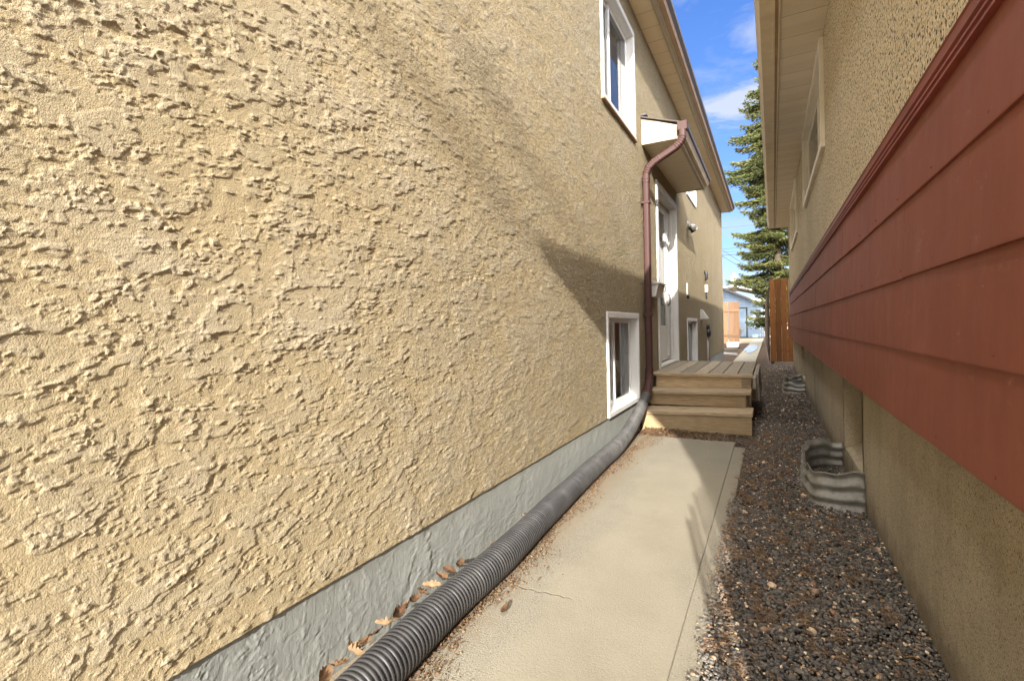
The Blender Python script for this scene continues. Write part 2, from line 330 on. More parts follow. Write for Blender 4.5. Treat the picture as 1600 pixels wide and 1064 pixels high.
# ------------------------------------------------------------------ mesh builder
class MB:
    def __init__(self): self.v = []; self.f = []; self.r = []; self.rv = None
    def add(self, vs, fs, rnd=None):
        o = len(self.v); self.v += [tuple(p) for p in vs]; self.f += [tuple(i + o for i in f) for f in fs]
        self.r += [random.random() if rnd is None else rnd] * len(vs); return self
    def box(self, x0, x1, y0, y1, z0, z1, bev=0.0, rnd=None, fn=None):
        x0, x1 = sorted((x0, x1)); y0, y1 = sorted((y0, y1)); z0, z1 = sorted((z0, z1))
        if bev <= 0:
            vs = [(x, y, z) for x in (x0, x1) for y in (y0, y1) for z in (z0, z1)]
            fs = [(0, 1, 3, 2), (4, 6, 7, 5), (0, 4, 5, 1), (2, 3, 7, 6), (0, 2, 6, 4), (1, 5, 7, 3)]
        else:
            b = min(bev, (x1 - x0) * .45, (y1 - y0) * .45, (z1 - z0) * .45)
            vs = []; idx = {}
            def V(i, j, k, ax):
                key = (i, j, k, ax)
                if key not in idx:
                    p = [x1 if i else x0, y1 if j else y0, z1 if k else z0]
                    s = [(-1 if i else 1), (-1 if j else 1), (-1 if k else 1)]
                    for a in range(3):
                        if a != ax: p[a] += s[a] * b
                    idx[key] = len(vs); vs.append(tuple(p))
                return idx[key]
            fs = []
            for ax in range(3):
                for q in (0, 1):
                    o = [a for a in range(3) if a != ax]; ring = []
                    for (m_, n_) in ((0, 0), (1, 0), (1, 1), (0, 1)):
                        t = [0, 0, 0]; t[ax] = q; t[o[0]] = m_; t[o[1]] = n_; ring.append(V(*t, ax))
                    fs.append(tuple(ring))
            for ax in range(3):
                o = [a for a in range(3) if a != ax]
                for m_ in (0, 1):
                    for n_ in (0, 1):
                        t0 = [0, 0, 0]; t0[o[0]] = m_; t0[o[1]] = n_; t1 = list(t0); t1[ax] = 1
                        fs.append((V(*t0, o[0]), V(*t1, o[0]), V(*t1, o[1]), V(*t0, o[1])))
            for i in (0, 1):
                for j in (0, 1):
                    for k in (0, 1): fs.append((V(i, j, k, 0), V(i, j, k, 1), V(i, j, k, 2)))
        if fn: vs = [fn(*p) for p in vs]
        return self.add(vs, fs, rnd)
    def prism(self, pts, axis, a0, a1, rnd=None, fn=None):      # polygon (2-D) swept along an axis
        n = len(pts); vs = []
        for a in (a0, a1):
            for p in pts:
                vs.append({'x': (a, p[0], p[1]), 'y': (p[0], a, p[1]), 'z': (p[0], p[1], a)}[axis])
        fs = [tuple(range(n))[::-1], tuple(range(n, 2 * n))] + [(i, (i + 1) % n, n + (i + 1) % n, n + i) for i in range(n)]
        if fn: vs = [fn(*p) for p in vs]
        return self.add(vs, fs, rnd)
    def tube(self, pts, rads, seg=10, cap=True, square=0.0, rnd=None):
        pts = [Vector(p) for p in pts]; n = len(pts)
        if isinstance(rads, (int, float)): rads = [rads] * n
        vs = []; up = Vector((0, 0, 1)); prev = None
        for i in range(n):
            t = (pts[min(i + 1, n - 1)] - pts[max(i - 1, 0)]).normalized()
            if prev is None:
                a = t.cross(up if abs(t.z) < .9 else Vector((1, 0, 0))).normalized()
            else: a = (prev - t * prev.dot(t)).normalized()
            prev = a; b = t.cross(a)
            for k in range(seg):
                q = 2 * math.pi * (k + .5) / seg; ca, sa = math.cos(q), math.sin(q)
                if square:
                    e = 1 / max(abs(ca), abs(sa)); e = 1 + (e - 1) * square; ca *= e; sa *= e
                vs.append(pts[i] + a * ca * rads[i] + b * sa * rads[i])
        fs = [(i * seg + k, i * seg + (k + 1) % seg, (i + 1) * seg + (k + 1) % seg, (i + 1) * seg + k) for i in range(n - 1) for k in range(seg)]
        if cap: fs += [tuple(range(seg))[::-1], tuple((n - 1) * seg + k for k in range(seg))]
        return self.add(vs, fs, rnd)
    def build(self, name, mat, parent=None, smooth=False):
        me = bpy.data.meshes.new(name); me.from_pydata(self.v, [], self.f); me.validate()
        import bmesh as B
        bm = B.new(); bm.from_mesh(me); B.ops.recalc_face_normals(bm, faces=bm.faces); bm.to_mesh(me); bm.free()
        at = me.attributes.new('rnd', 'FLOAT', 'POINT')
        if len(self.r) == len(me.vertices): at.data.foreach_set('value', self.r)
        me.materials.append(MAT[mat] if isinstance(mat, str) else mat)
        if smooth:
            me.polygons.foreach_set('use_smooth', [True] * len(me.polygons))
        return link(name, me, parent)
def link(name, me, parent=None):
    o = bpy.data.objects.new(name, me); COL.objects.link(o)
    if parent is not None: setp(o, parent)
    return o
def worldloc(o):
    v = Vector(o.location)
    return v
def setp(o, parent):
    root = parent
    while root.parent: root = root.parent
    o.parent = parent
    # meshes are written in world coordinates: undo the root empty's location once
    if parent is root: o.location = -root.location
    return o
def fast_mesh(name, V, Fq, mat, parent=None, smooth=True, attrs=None):
    me = bpy.data.meshes.new(name); k = Fq.shape[1]
    me.vertices.add(len(V)); me.vertices.foreach_set('co', np.ascontiguousarray(V, dtype=np.float32).ravel())
    me.loops.add(Fq.size); me.loops.foreach_set('vertex_index', np.ascontiguousarray(Fq, dtype=np.int32).ravel())
    me.polygons.add(len(Fq)); me.polygons.foreach_set('loop_start', np.arange(0, Fq.size, k, dtype=np.int32))
    me.polygons.foreach_set('use_smooth', np.full(len(Fq), smooth))
    me.update(calc_edges=True)
    for a, val in (attrs or {}).items():
        t = me.attributes.new(a, 'FLOAT', 'POINT'); t.data.foreach_set('value', np.ascontiguousarray(val, dtype=np.float32))
    me.materials.append(MAT[mat]); return link(name, me, parent)
def thing(name, label, cat, loc=(0, 0, 0), group=None):
    o = bpy.data.objects.new(name, None); COL.objects.link(o); o.location = loc; o.empty_display_size = .2
    return tag(o, label, cat, group)
def tag(o, label, cat, group=None, kind=None):
    o['label'] = label; o['category'] = cat
    if group: o['group'] = group
    if kind: o['kind'] = kind
    return o
def struct(o, label=None, cat=None):
    o['kind'] = 'structure'
    if label: o['label'] = label; o['category'] = cat
    return o

def catmull(P, ds):
    P = [Vector(p) for p in P]; P = [P[0] * 2 - P[1]] + P + [P[-1] * 2 - P[-2]]; out = []
    for i in range(1, len(P) - 2):
        p0, p1, p2, p3 = P[i - 1:i + 3]; n = max(2, int((p2 - p1).length / ds))
        for k in range(n):
            t = k / n; out.append(.5 * ((2 * p1) + (p2 - p0) * t + (2 * p0 - 5 * p1 + 4 * p2 - p3) * t * t + (3 * p1 - p0 - 3 * p2 + p3) * t ** 3))
    out.append(P[-2]); return out

# ------------------------------------------------------------------ noise fields (periodic, spectral)
NP = 2560; PIX = 0.0016; TILE = NP * PIX
fy = np.fft.fftfreq(NP, PIX)[:, None]; fx = np.fft.rfftfreq(NP, PIX)[None, :]
def band(lam, width=0.5, aniso=1.0, ang=0.0, seed=0):
    g = np.random.default_rng(seed).standard_normal((NP, NP))
    ca, sa = math.cos(ang), math.sin(ang)
    u = (fx * ca + fy * sa) * aniso; v = (-fx * sa + fy * ca)
    k = np.sqrt(u * u + v * v) * lam + 1e-9
    H = np.exp(-(np.log(k) ** 2) / (2 * width ** 2))
    r = np.fft.irfft2(np.fft.rfft2(g) * H, s=(NP, NP)); return (r / r.std()).astype(np.float32)
def blur(a, sig):
    return np.fft.irfft2(np.fft.rfft2(a) * np.exp(-2 * (math.pi * sig) ** 2 * (fx ** 2 + fy ** 2)), s=(NP, NP))
def sst(a, b, x):
    t = np.clip((x - a) / (b - a), 0, 1); return t * t * (3 - 2 * t)
n_rag = band(0.026, 0.3, seed=1); n_rag2 = band(0.012, 0.25, seed=2); n_big = band(0.13, 0.6, seed=3)
n_orange = band(0.0052, 0.35, 1.9, -.2, seed=4) + .6 * band(0.010, .35, 2.0, -.1, seed=9); n_mid = band(0.045, .5, 1.7, seed=5)
def aniso(lam, al, ang, seed, fr=(1, .45, .26)):
    f = band(lam, .32, al, ang, seed) + fr[1] * band(max(lam * .40, .016), .28, 1.7, ang, seed + 50) + fr[2] * band(max(lam * .18, .010), .2, 1.6, ang, seed + 90)
    return f / f.std()
def stucco(seed, n, ang0, spread, k1=1.0):
    R = np.random.default_rng(seed)
    H = (n_big * 0.0004 + 0.001).astype(np.float32)
    for i in range(n):                # overlapping flat trowel patches
        La = R.uniform(.07, .20) if R.random() < .6 else R.uniform(.03, .07); Wa = La * R.uniform(.3, .65)
        an = ang0 + R.normal(0, spread); cy, cz = R.integers(0, NP, 2)
        ex = int(La * 1.7 / PIX) + 2; iy = np.arange(-ex, ex + 1)
        I, J = np.meshgrid(iy, iy, indexing='ij'); rI = (cz + I) % NP; rJ = (cy + J) % NP
        z = I * PIX; y = J * PIX; ca, sa = math.cos(an), math.sin(an)
        u = (y * ca + z * sa) / La; v = (-y * sa + z * ca) / Wa
        p = R.uniform(2.0, 3.6)
        r = (np.abs(u) ** p + np.abs(v) ** p) ** (1 / p) + .16 * n_edge[rI, rJ]
        mk = sst(1.02, .98, r); h0 = H[rI, rJ]
        mean = float((h0 * mk).sum() / max(mk.sum(), 1)); thick = R.uniform(-.0005, .0014)
        flat = mean * .9 + h0 * .1 + thick + .0010 * v * R.choice([-1, 1])
        h = h0 * (1 - mk) + flat * mk
        side = (v * R.choice([-1, -1, 1]) + .4 * u * R.choice([-1, 1]))
        lip = np.exp(-((r - .965) / (.0035 / Wa)) ** 2) * sst(.1, .8, side) * np.clip(.6 + .6 * n_edge[rI, rJ], 0, 1.8)
        H[rI, rJ] = np.clip(h + lip * R.uniform(.0004, .0030), 0, .0075)
    # ragged plateaus dragged along the trowel direction, in clusters
    calm = sst(-.7, .1, n_big3); reg = sst(.15, .8, n_big + .35 * n_mid); reg2b = sst(-.3, .5, n_big2)
    reg2 = sst(.1, .9, -n_big + .5 * n_mid)
    for q, (lam, al, th_, hgt, rg) in enumerate(((.17, 1.6, .35, .0017, 1), (.085, 1.5, .70, .0017, calm * .6 + .4), (.046, 1.5, .75, .0021, reg), (.028, 1.5, 1.0, .0019, reg * reg2b), (.055, 2.4, 1.0, .0021, reg2 * calm))):
        f = aniso(lam, al, ang0 + R.normal(0, .12), seed * 7 + q * 3)
        pl = sst(th_, th_ + .11, f)
        # thicker towards the edge the trowel left (its lower side)
        g_ = blur(pl.astype(np.float64), lam * .10); lz = np.gradient(g_, PIX, axis=0)
        lipz = np.clip(lz / (np.abs(lz).std() * 2.2), 0, 1.3) * pl
        H = H + (pl * .62 + lipz * .62) * hgt * rg * k1
    for i in range(int(n * .10)):     # trowel ridges
        La = R.uniform(.03, .12); an = ang0 + R.normal(0, .25) + (math.pi / 2 if R.random() < .22 else 0)
        cy, cz = R.integers(0, NP, 2); ex = int(La * 1.1 / PIX); iy = np.arange(-ex, ex + 1)
        I, J = np.meshgrid(iy, iy, indexing='ij'); rI = (cz + I) % NP; rJ = (cy + J) % NP
        z = I * PIX; y = J * PIX; ca, sa = math.cos(an), math.sin(an)
        u = (y * ca + z * sa); v = (-y * sa + z * ca) + u * u * R.uniform(-1.2, 1.2) + .0014 * n_rag[rI, rJ] + .0007 * n_rag2[rI, rJ]
        H[rI, rJ] += np.exp(-(v / .0028) ** 2) * sst(La, La * .7, np.abs(u)) * R.uniform(.0012, .0030) * np.clip(.75 + .5 * n_rag[rI, rJ], .1, 1.4)
    H = blur(H, .0008)
    rough = sst(-.3, .5, n_mid + .6 * n_big2)
    H = H + (.05 + .95 * rough) * n_orange * .00010
    return H.astype(np.float32)
n_edge = (band(.044, .35, 1.5, seed=11) + .6 * band(.019, .28, 1.4, seed=12) + .2 * band(.011, .2, seed=13)); n_edge /= n_edge.std()
n_big2 = band(.11, .6, 1.6, seed=14); n_big3 = band(.20, .5, 1.5, seed=15)
HS = stucco(21, 1700, -.08, .55)
HV = stucco(22, 1200, 1.35, .45, .6) * .62
def sampler(H):
    lv = [H] + [blur(H, s) for s in (.003, .006, .012)]; sg = np.array([0, .003, .006, .012])
    def f(Y, Z, S):
        out = np.zeros(np.broadcast(Y, Z).shape, np.float32)
        a = (Y / PIX) % NP; b = (Z / PIX) % NP
        i0 = np.floor(a).astype(int) % NP; j0 = np.floor(b).astype(int) % NP; fa = a - np.floor(a); fb = b - np.floor(b)
        i1 = (i0 + 1) % NP; j1 = (j0 + 1) % NP
        lev = np.interp(S, sg, np.arange(4))
        for k in range(4):
            wgt = np.clip(1 - np.abs(lev - k), 0, 1)
            T = lv[k]
            val = T[j0, i0] * (1 - fa) * (1 - fb) + T[j0, i1] * fa * (1 - fb) + T[j1, i0] * (1 - fa) * fb + T[j1, i1] * fa * fb
            out += wgt * val
        return out
    return f
def axis_pts(a, b, step, brk):
    pts = [a]; 
    while pts[-1] < b: pts.append(pts[-1] + step(pts[-1]))
    pts[-1] = b; pts = np.array(pts)
    for k in brk:
        i = int(np.argmin(np.abs(pts - k))); pts[i] = k
    return np.unique(pts)
def depthL(y): return 1.25 * s_ + y * c_
def relief_wall(name, X, y0, y1, z0, z1, Hf, holes, mat, parent, off=(0, 0), amp=1.0, scl=1.0):
    ys = axis_pts(y0, y1, lambda y: .3 if y < .1 else min(max(.0016, 1.2 * depthL(y) ** 2 / 612), .02), [h[0] for h in holes] + [h[1] for h in holes] + [0.1])
    zs = axis_pts(z0, z1, lambda z: max(.0018, abs(z) * .0034), [q for h in holes for q in h[2:4] if z0 < q < z1])
    Y, Z = np.meshgrid(ys, zs)
    S = np.clip(np.broadcast_to(np.gradient(ys)[None, :], Y.shape) * .16 - .0006, 0, .0035)
    H = Hf((Y + off[0]) / scl, (Z + off[1]) / scl, S) * amp
    edge = np.minimum(Z - z0, 1); rel = (H - H.min()) / (H.max() - H.min())
    Xv = X + H - .0025
    V = np.stack([Xv, Y, Z], -1).reshape(-1, 3); nz_, ny_ = Y.shape
    idx = np.arange(nz_ * ny_).reshape(nz_, ny_)
    q = np.stack([idx[:-1, :-1], idx[:-1, 1:], idx[1:, 1:], idx[1:, :-1]], -1)
    ym = (ys[:-1] + ys[1:]) / 2; zm = (zs[:-1] + zs[1:]) / 2; keep = np.ones((nz_ - 1, ny_ - 1), bool)
    for h in holes:
        keep &= ~(((zm > h[2]) & (zm < h[3]))[:, None] & ((ym > h[0]) & (ym < h[1]))[None, :])
    Q = q[keep]
    # returned lower edge
    nb = len(V); low = np.stack([np.full(ny_, X - .03), ys, np.full(ny_, z0 + .001)], -1)
    V = np.concatenate([V, low]); rl = np.concatenate([rel.ravel(), np.zeros(ny_)])
    li = nb + np.arange(ny_); bq = np.stack([li[:-1], li[1:], idx[0, 1:], idx[0, :-1]], -1)
    kb = np.ones(ny_ - 1, bool)
    for h in holes:
        if h[2] <= z0 + .01: kb &= ~((ym > h[0]) & (ym < h[1]))
    Q = np.concatenate([Q, bq[kb]])
    return fast_mesh(name, V, Q, mat, parent, True, {'relief': rl})

# ================================================================== GROUND
g = MB(); g.add([(-400, -60, G - .03), (400, -60, G - .03), (400, 900, G - .03), (-400, 900, G - .03)], [(0, 1, 2, 3)])
struct(g.build('ground', 'soil'))
def slab(name, x0, x1, y0, y1, z1, t=.09, mat='path', bev=.003):
    return struct(MB().box(x0, x1, y0, y1, z1 - t, z1, bev).build(name, mat))
def pathpoly(x0a, x0b, x1a, x1b, ya, yb, z): pass
slab('path', -1.26, -.3025, -4, 4.96, G); slab('path_edging', -.3022, -.214, -4, 4.80, G - .006)
slab('back_path', -.97, -.38, 6.2, 30, G - .002); slab('back_path', -2.6, -.40, 30.01, 39, G - .004)

# ================================================================== LEFT HOUSE
house = thing('stucco_house', 'rough tan stucco house with grey foundation and small door canopy, left of the path', 'house', (WL, 5, G))
BW = (4.11, 5.25, -.80, .123); UW = (4.115, 5.29, 1.978, 3.13); UW2 = (8.96, 10.2, 2.26, 3.0); BW2 = (8.75, 10.0, -.80, .105); DR = (6.33, 7.81, DZ, 1.83)
holes = [tuple((h[0] + .03, h[1] - .03, h[2] + (.03 if h[2] > -.79 and h is not DR else 0), h[3] - .03)) for h in (BW, UW, UW2, BW2, DR)]
fs = sampler(HS); fv = sampler(HV)
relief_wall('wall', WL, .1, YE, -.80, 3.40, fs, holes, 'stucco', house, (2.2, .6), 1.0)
relief_wall('foundation', WL - .010, .1, YE, G - .05, -.80, fv, [(DR[0] + .03, DR[1] - .03, DZ, 2)], 'found_l', house, (0, 1.4), 1.0)
b = MB(); b.box(WL - .02, WL - .2, -7, .1, G - .05, 3.4); b.box(WL - .2, -9, YE - .2, YE, G - .05, 3.4); b.box(-9, -9.2, -7, YE, G - .05, 3.4); b.box(WL - .2, -9, -7, -6.8, G - .05, 3.4)
b.box(WL - .012, WL - .2, YE - .02, YE, G, 3.4)
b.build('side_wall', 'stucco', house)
b = MB(); b.box(WL - .45, WL - .48, .2, YE - .3, G, 3.38); b.build('dark_backing', 'dark', house)  # near-black sheet standing in for the unlit rooms behind the windows

def window(parent, X, W, side, dep=.10, trim=.055, proud=.018, split=.47, mat='white', curtain=True, sash_w=.045):
    """W = (y0,y1,z0,z1); side = +1 when the wall faces +X"""
    y0, y1, z0, z1 = W; o = X + side * proud; i = X - side * dep; s = side
    f = MB()
    f.box(o, X - s * .012, y0, y1, z1 - trim, z1, .004); f.box(o, X - s * .012, y0, y1, z0, z0 + trim * .8, .004)
    f.box(o, X - s * .012, y0, y0 + trim * .7, z0 + trim * .8, z1 - trim, .004); f.box(o, X - s * .012, y1 - trim * .7, y1, z0 + trim * .8, z1 - trim, .004)
    t = .03; a0, a1, b0, b1 = y0 + trim * .7 - .004, y1 - trim * .7 + .004, z0 + trim * .8 - .004, z1 - trim + .004
    f.box(X - s * .006, i - s * .04, a0 - t, a0, b0 - t, b1 + t); f.box(X - s * .006, i - s * .04, a1, a1 + t, b0 - t, b1 + t)
    f.box(X - s * .006, i - s * .04, a0, a1, b0 - t, b0); f.box(X - s * .006, i - s * .04, a0, a1, b1, b1 + t)
    wo_ = f.build('window', mat, parent)
    ym = a0 + (a1 - a0) * split; w = sash_w; sd = MB()
    for (p, q, dx) in ((a0, ym + w * .5, 0), (ym - w * .5, a1, .022)):
        xi = i + s * dx
        sd.box(xi, xi - s * .02, p, q, b0, b0 + w, .003); sd.box(xi, xi - s * .02, p, q, b1 - w, b1, .003)
        sd.box(xi, xi - s * .02, p, p + w * .8, b0 + w, b1 - w, .003); sd.box(xi, xi - s * .02, q - w * .8, q, b0 + w, b1 - w, .003)
    sd.build('sash', mat, wo_)
    gq = MB(); xg = i - s * .008
    for (p, q, dx) in ((a0, ym, 0), (ym, a1, .022)):
        xg = i - s * .008 + s * dx; gq.add([(xg, p + w * .7, b0 + w * .9), (xg, q - w * .7, b0 + w * .9), (xg, q - w * .7, b1 - w * .9), (xg, p + w * .7, b1 - w * .9)], [(0, 1, 2, 3)])
    gq.build('glass', 'glass', wo_)
    if curtain:
        cu = MB(); n = 70; vs = []
        for k in range(n + 1):
            y = a0 + .01 + (a1 - a0 - .02) * k / n; xx = i - s * (.075 + .012 * math.sin(k * 1.15) + .006 * math.sin(k * .37))
            vs += [(xx, y, b0 + .02), (xx, y, b1 - .02)]
        cu.add(vs, [(2 * k, 2 * k + 2, 2 * k + 3, 2 * k + 1) for k in range(n)]); cu.build('curtain', 'curtain', wo_, True)
    return wo_
wi = window(house, WL, BW, 1, split=.46); wi['label'] = 'basement window beside the downspout'
wi = window(house, WL, UW, 1, split=.42, dep=.085)
MB().box(WL + .03, WL - .02, UW[0] - .012, UW[1] + .012, UW[2] - .022, UW[2] - .001, .004).build('sill', 'fasc_br', wi)
window(house, WL, UW2, 1, dep=.06); window(house, WL, BW2, 1, dep=.09)
# door
d = MB(); y0, y1, z0, z1 = DR
d.box(WL + .022, WL - .012, y0, y0 + .075, z0, z1, .004); d.box(WL + .022, WL - .012, y1 - .075, y1, z0, z1, .004); d.box(WL + .022, WL - .012, y0 + .075, y1 - .075, z1 - .085, z1, .004)
d.box(WL - .008, WL - .24, y0 + .045, y0 + .072, z0, z1 - .085); d.box(WL - .008, WL - .24, y1 - .072, y1 - .045, z0, z1 - .085); d.box(WL - .008, WL - .24, y0 + .072, y1 - .072, z1 - .088, z1 - .06)
d.box(WL - .05, WL - .09, y1 - .10, y1 - .072, z0, z1 - .09, .003); d.box(WL - .05, WL - .09, y0 + .072, y0 + .10, z0, z1 - .09, .003)
dr = d.build('door', 'whitewood', house)
sl_ = MB(); X1 = WL - .10
sl_.box(X1, X1 - .035, y0 + .10, y0 + .22, z0 + .05, z1 - .10, .003); sl_.box(X1, X1 - .035, y1 - .34, y1 - .10, z0 + .05, z1 - .10, .003)
sl_.box(X1, X1 - .035, y0 + .22, y1 - .34, z0 + .05, z0 + .55, .003); sl_.box(X1, X1 - .035, y0 + .22, y1 - .34, z1 - .22, z1 - .10, .003)
for k in range(3): sl_.box(X1 + .012, X1 + .001, y1 - .315 + k * .07, y1 - .285 + k * .07, z0 + .1, z1 - .15, .003)
sl_.build('storm_door', 'whitewood', dr)
MB().add([(X1 - .015, y0 + .21, z0 + .54), (X1 - .015, y1 - .33, z0 + .54), (X1 - .015, y1 - .33, z1 - .21), (X1 - .015, y0 + .21, z1 - .21)], [(0, 1, 2, 3)]).build('glass', 'glass', dr)
MB().box(WL - .16, WL - .20, y0 + .072, y1 - .072, z0, z1 - .09).build('inner_door', 'whitewood', dr)
MB().box(WL + .01, WL - .24, y0 + .03, y1 - .03, z0 + .002, z0 + .03, .004).build('threshold', 'greymetal', dr)
hb = MB(); hb.tube([(X1 + .002, y1 - .30, .44), (X1 + .04, y1 - .30, .44), (X1 + .05, y1 - .30, .40), (X1 + .045, y1 - .30, .30), (X1 + .002, y1 - .30, .29)], .009, 8); hb.build('handle', 'black', dr, True)

# eave
SZ = 3.385; EY0, EY1 = -7.4, YE + .12
MB().box(WL + .005, -1.045, EY0, EY1, SZ, SZ + .012).build('soffit', 'soffit_l', house)
f = MB(); f.box(-1.043, -1.012, EY0, EY1 + .003, SZ - .014, SZ + .02, .003); f.box(-1.012, -.985, EY0, EY1 + .003, SZ - .006, SZ + .15)
f.build('fascia', 'cream', house)
f = MB(); prof = [(-.984, SZ + .015), (-.93, SZ + .015), (-.915, SZ + .05), (-.892, SZ + .10), (-.892, SZ + .125), (-.984, SZ + .125)]
f.prism(prof[:3] + [(-.918, SZ + .047), (-.984, SZ + .047)], 'y', EY0, EY1); f.build('gutter_base', 'fasc_br', house)
f = MB(); f.prism([(-.983, SZ + .05), (-.918, SZ + .05), (-.880, SZ + .085), (-.880, SZ + .135), (-.983, SZ + .135)], 'y', EY0, EY1 + .004); f.build('gutter', 'roofedge', house)
f = MB(); f.box(WL + .004, -.985, EY1 - .02, EY1, SZ - .004, SZ + .11); f.build('eave_end', 'cream', house)
f = MB(); f.prism([(-.90, SZ + .135), (-.90, SZ + .155), (-5.2, SZ + 1.45), (-9.5, SZ + .155), (-9.5, SZ + .1), (-5.2, SZ + 1.38), (-1.3, SZ + .12)], 'y', EY0, EY1 + .02); f.build('roof', 'roof', house)

# canopy over the door
CY0, CY1 = 5.60, 7.95; CZ = 2.045; CO = -.868
can = MB(); can.box(WL + .002, CO - .004, CY0 + .02, CY1 - .004, CZ, CZ + .012); cano = can.build('canopy', 'soffit_c', house)
e = MB()
for y in (CY0, CY1 - .012):
    e = MB(); e.prism([(WL + .003, CZ - .012), (CO, CZ - .012), (CO + .035, CZ + .125), (WL + .003, CZ + .285)], 'y', y, y + .014); e.build('end_panel', 'cream', cano)
e = MB(); e.box(CO - .003, CO + .03, CY0 + .016, CY1 - .016, CZ - .018, CZ - .001, .003); e.box(CO - .0, CO + .022, CY0 + .016, CY1 - .016, CZ + .002, CZ + .14); e.build('fascia', 'cream', cano)
e = MB(); e.prism([(CO + .024, CZ + .03), (CO + .075, CZ + .03), (CO + .088, CZ + .06), (CO + .112, CZ + .10), (CO + .112, CZ + .135), (CO + .104, CZ + .135), (CO + .104, CZ + .10), (CO + .08, CZ + .065), (CO + .07, CZ + .038), (CO + .03, CZ + .038)], 'y', CY0, CY1)
e.build('gutter_trough', 'cream_gut', cano)
e = MB(); e.prism([(CO + .082, CZ + .058), (CO + .115, CZ + .098), (CO + .117, CZ + .14), (CO + .095, CZ + .142), (CO + .106, CZ + .10)], 'y', CY0, CY1 + .003); e.build('gutter_lip', 'roofedge', cano)
e = MB(); e.prism([(WL + .002, CZ + .29), (WL + .002, CZ + .305), (CO + .07, CZ + .15), (CO + .07, CZ + .138)], 'y', CY0 - .03, CY1 + .02); e.build('roof', 'roof', cano)
MB().box(WL + .002, WL + .07, CY0 - .03, CY0 + .05, CZ + .306, CZ + .322).build('flashing', 'roofedge', cano)
# downspout
e = MB(); yd = CY0 - .055; gx = CO + .07
e.box(gx - .052, gx + .05, CY0 - .075, CY0 - .003, CZ + .045, CZ + .143, .004)
dso = None
pts = [(gx, yd, CZ + .05), (gx, yd, CZ - .01), (gx - .006, yd, CZ - .045), (gx - .03, yd, CZ - .085), (gx - .075, yd, CZ - .125), (gx - .15, yd - .0, CZ - .165), (gx - .24, yd, CZ - .21), (gx - .31, yd, CZ - .25), (gx - .365, yd, CZ - .30), (gx - .392, yd, CZ - .36), (gx - .396, yd, CZ - .42)]
P2 = []; R2 = []
for i in range(len(pts) - 1):
    a, b_ = Vector(pts[i]), Vector(pts[i + 1]); n = max(2, int((b_ - a).length / .011))
    for k in range(n):
        P2.append(a.lerp(b_, k / n)); curved = i in (1, 2, 3, 6, 7, 8)
        R2.append(.037 + (.0032 if (len(P2) % 2 and curved) else 0))
e.tube(P2, R2, 16, square=.75)
xw = gx - .396
e.tube([(xw, yd, CZ - .40), (xw, yd, CZ - .425), (xw, yd, CZ - .43), (xw, yd, CZ - .46)], [.043, .043, .041, .041], 16, square=.75)
e.tube([(xw, yd, CZ - .44), (xw, yd, .9), (xw - .004, yd, -.50)], .036, 16, square=.8)
dsp = e.build('downspout', 'brown', house, False)
e = MB(); pl = [(xw - .004, yd, -.48), (xw - .004, yd - .005, -.56), (xw, yd - .04, -.62), (xw + .004, yd - .13, -.69), (xw + .008, yd - .25, -.765)]
P2 = []; R2 = []
for i in range(len(pl) - 1):
    a, b_ = Vector(pl[i]), Vector(pl[i + 1])
    for k in range(6): P2.append(a.lerp(b_, k / 6)); R2.append(.040 + (.003 if len(P2) % 2 and i > 0 else 0))
e.tube(P2, R2, 16, square=.7); e.build('outlet_elbow', 'brown', dsp)
e = MB()
for z in (1.35, .1):
    MB().box(WL + .0, xw + .041, yd - .041, yd + .041, z, z + .025, .002).build('strap', 'brown', dsp)

# ---------------- things fixed on the left wall
t = thing('mailbox', 'small pale mailbox on the stucco between downspout and door', 'mailbox', (WL, 6.0, .35))
e = MB(); e.prism([(WL + .004, .33), (WL + .085, .33), (WL + .12, .47), (WL + .004, .47)], 'y', 5.80, 6.16); e.build('box', 'greymetal', t)
e = MB(); e.prism([(WL + .004, .473), (WL + .135, .473), (WL + .137, .487), (WL + .02, .53), (WL + .004, .53)], 'y', 5.785, 6.175); e.build('lid', 'greymetal', t)
e = MB(); e.tube([(WL + .115, 6.10, .40), (WL + .145, 6.10, .40), (WL + .145, 6.10, .455), (WL + .118, 6.10, .455)], .006, 6); e.build('latch', 'black', t)
t = thing('wall_light', 'twin-head white floodlight on the wall beyond the door canopy', 'wall light', (WL, 9.05, 1.7))
e = MB(); e.tube([(WL + .0, 9.05, 1.75), (WL + .03, 9.05, 1.75)], .055, 16); e.build('base', 'greymetal', t, False)
for dy, dz in ((-.09, -.08), (.10, -.10)):
    e = MB(); q = Vector((WL + .04, 9.05, 1.74)); r_ = Vector((WL + .13, 9.05 + dy, 1.74 + dz)); dd = (r_ - q).normalized()
    e.tube([q, q + dd * .03, q + dd * .05, q + dd * .11, q + dd * .145, q + dd * .15], [.014, .014, .03, .045, .05, .03], 14); e.build('lamp_head', 'white', t, True)
e = MB(); e.tube([(WL + .02, 9.05, 1.69), (WL + .07, 9.06, 1.64), (WL + .09, 9.07, 1.60)], [.02, .025, .03], 10); e.build('motion_sensor', 'black', t, True)
tag(MB().tube([(WL + .0, 11.4, 1.12), (WL + .035, 11.4, 1.12), (WL + .05, 11.4, 1.08), (WL + .05, 11.4, .98), (WL + .02, 11.4, .94)], [.03, .035, .03, .028, .015], 10).build('cable_bracket', 'black', None, True), 'small dark cable bracket high on the stucco above the white outlet box', 'bracket')
t = thing('outlet_box', 'white weatherproof outlet box with grey conduit stub on the far stucco', 'outlet', (WL, 11.57, .76))
MB().box(WL, WL + .05, 11.50, 11.66, .69, .86, .006).build('box', 'white', t); MB().box(WL + .051, WL + .058, 11.515, 11.645, .705, .845, .003).build('cover', 'greymetal', t)
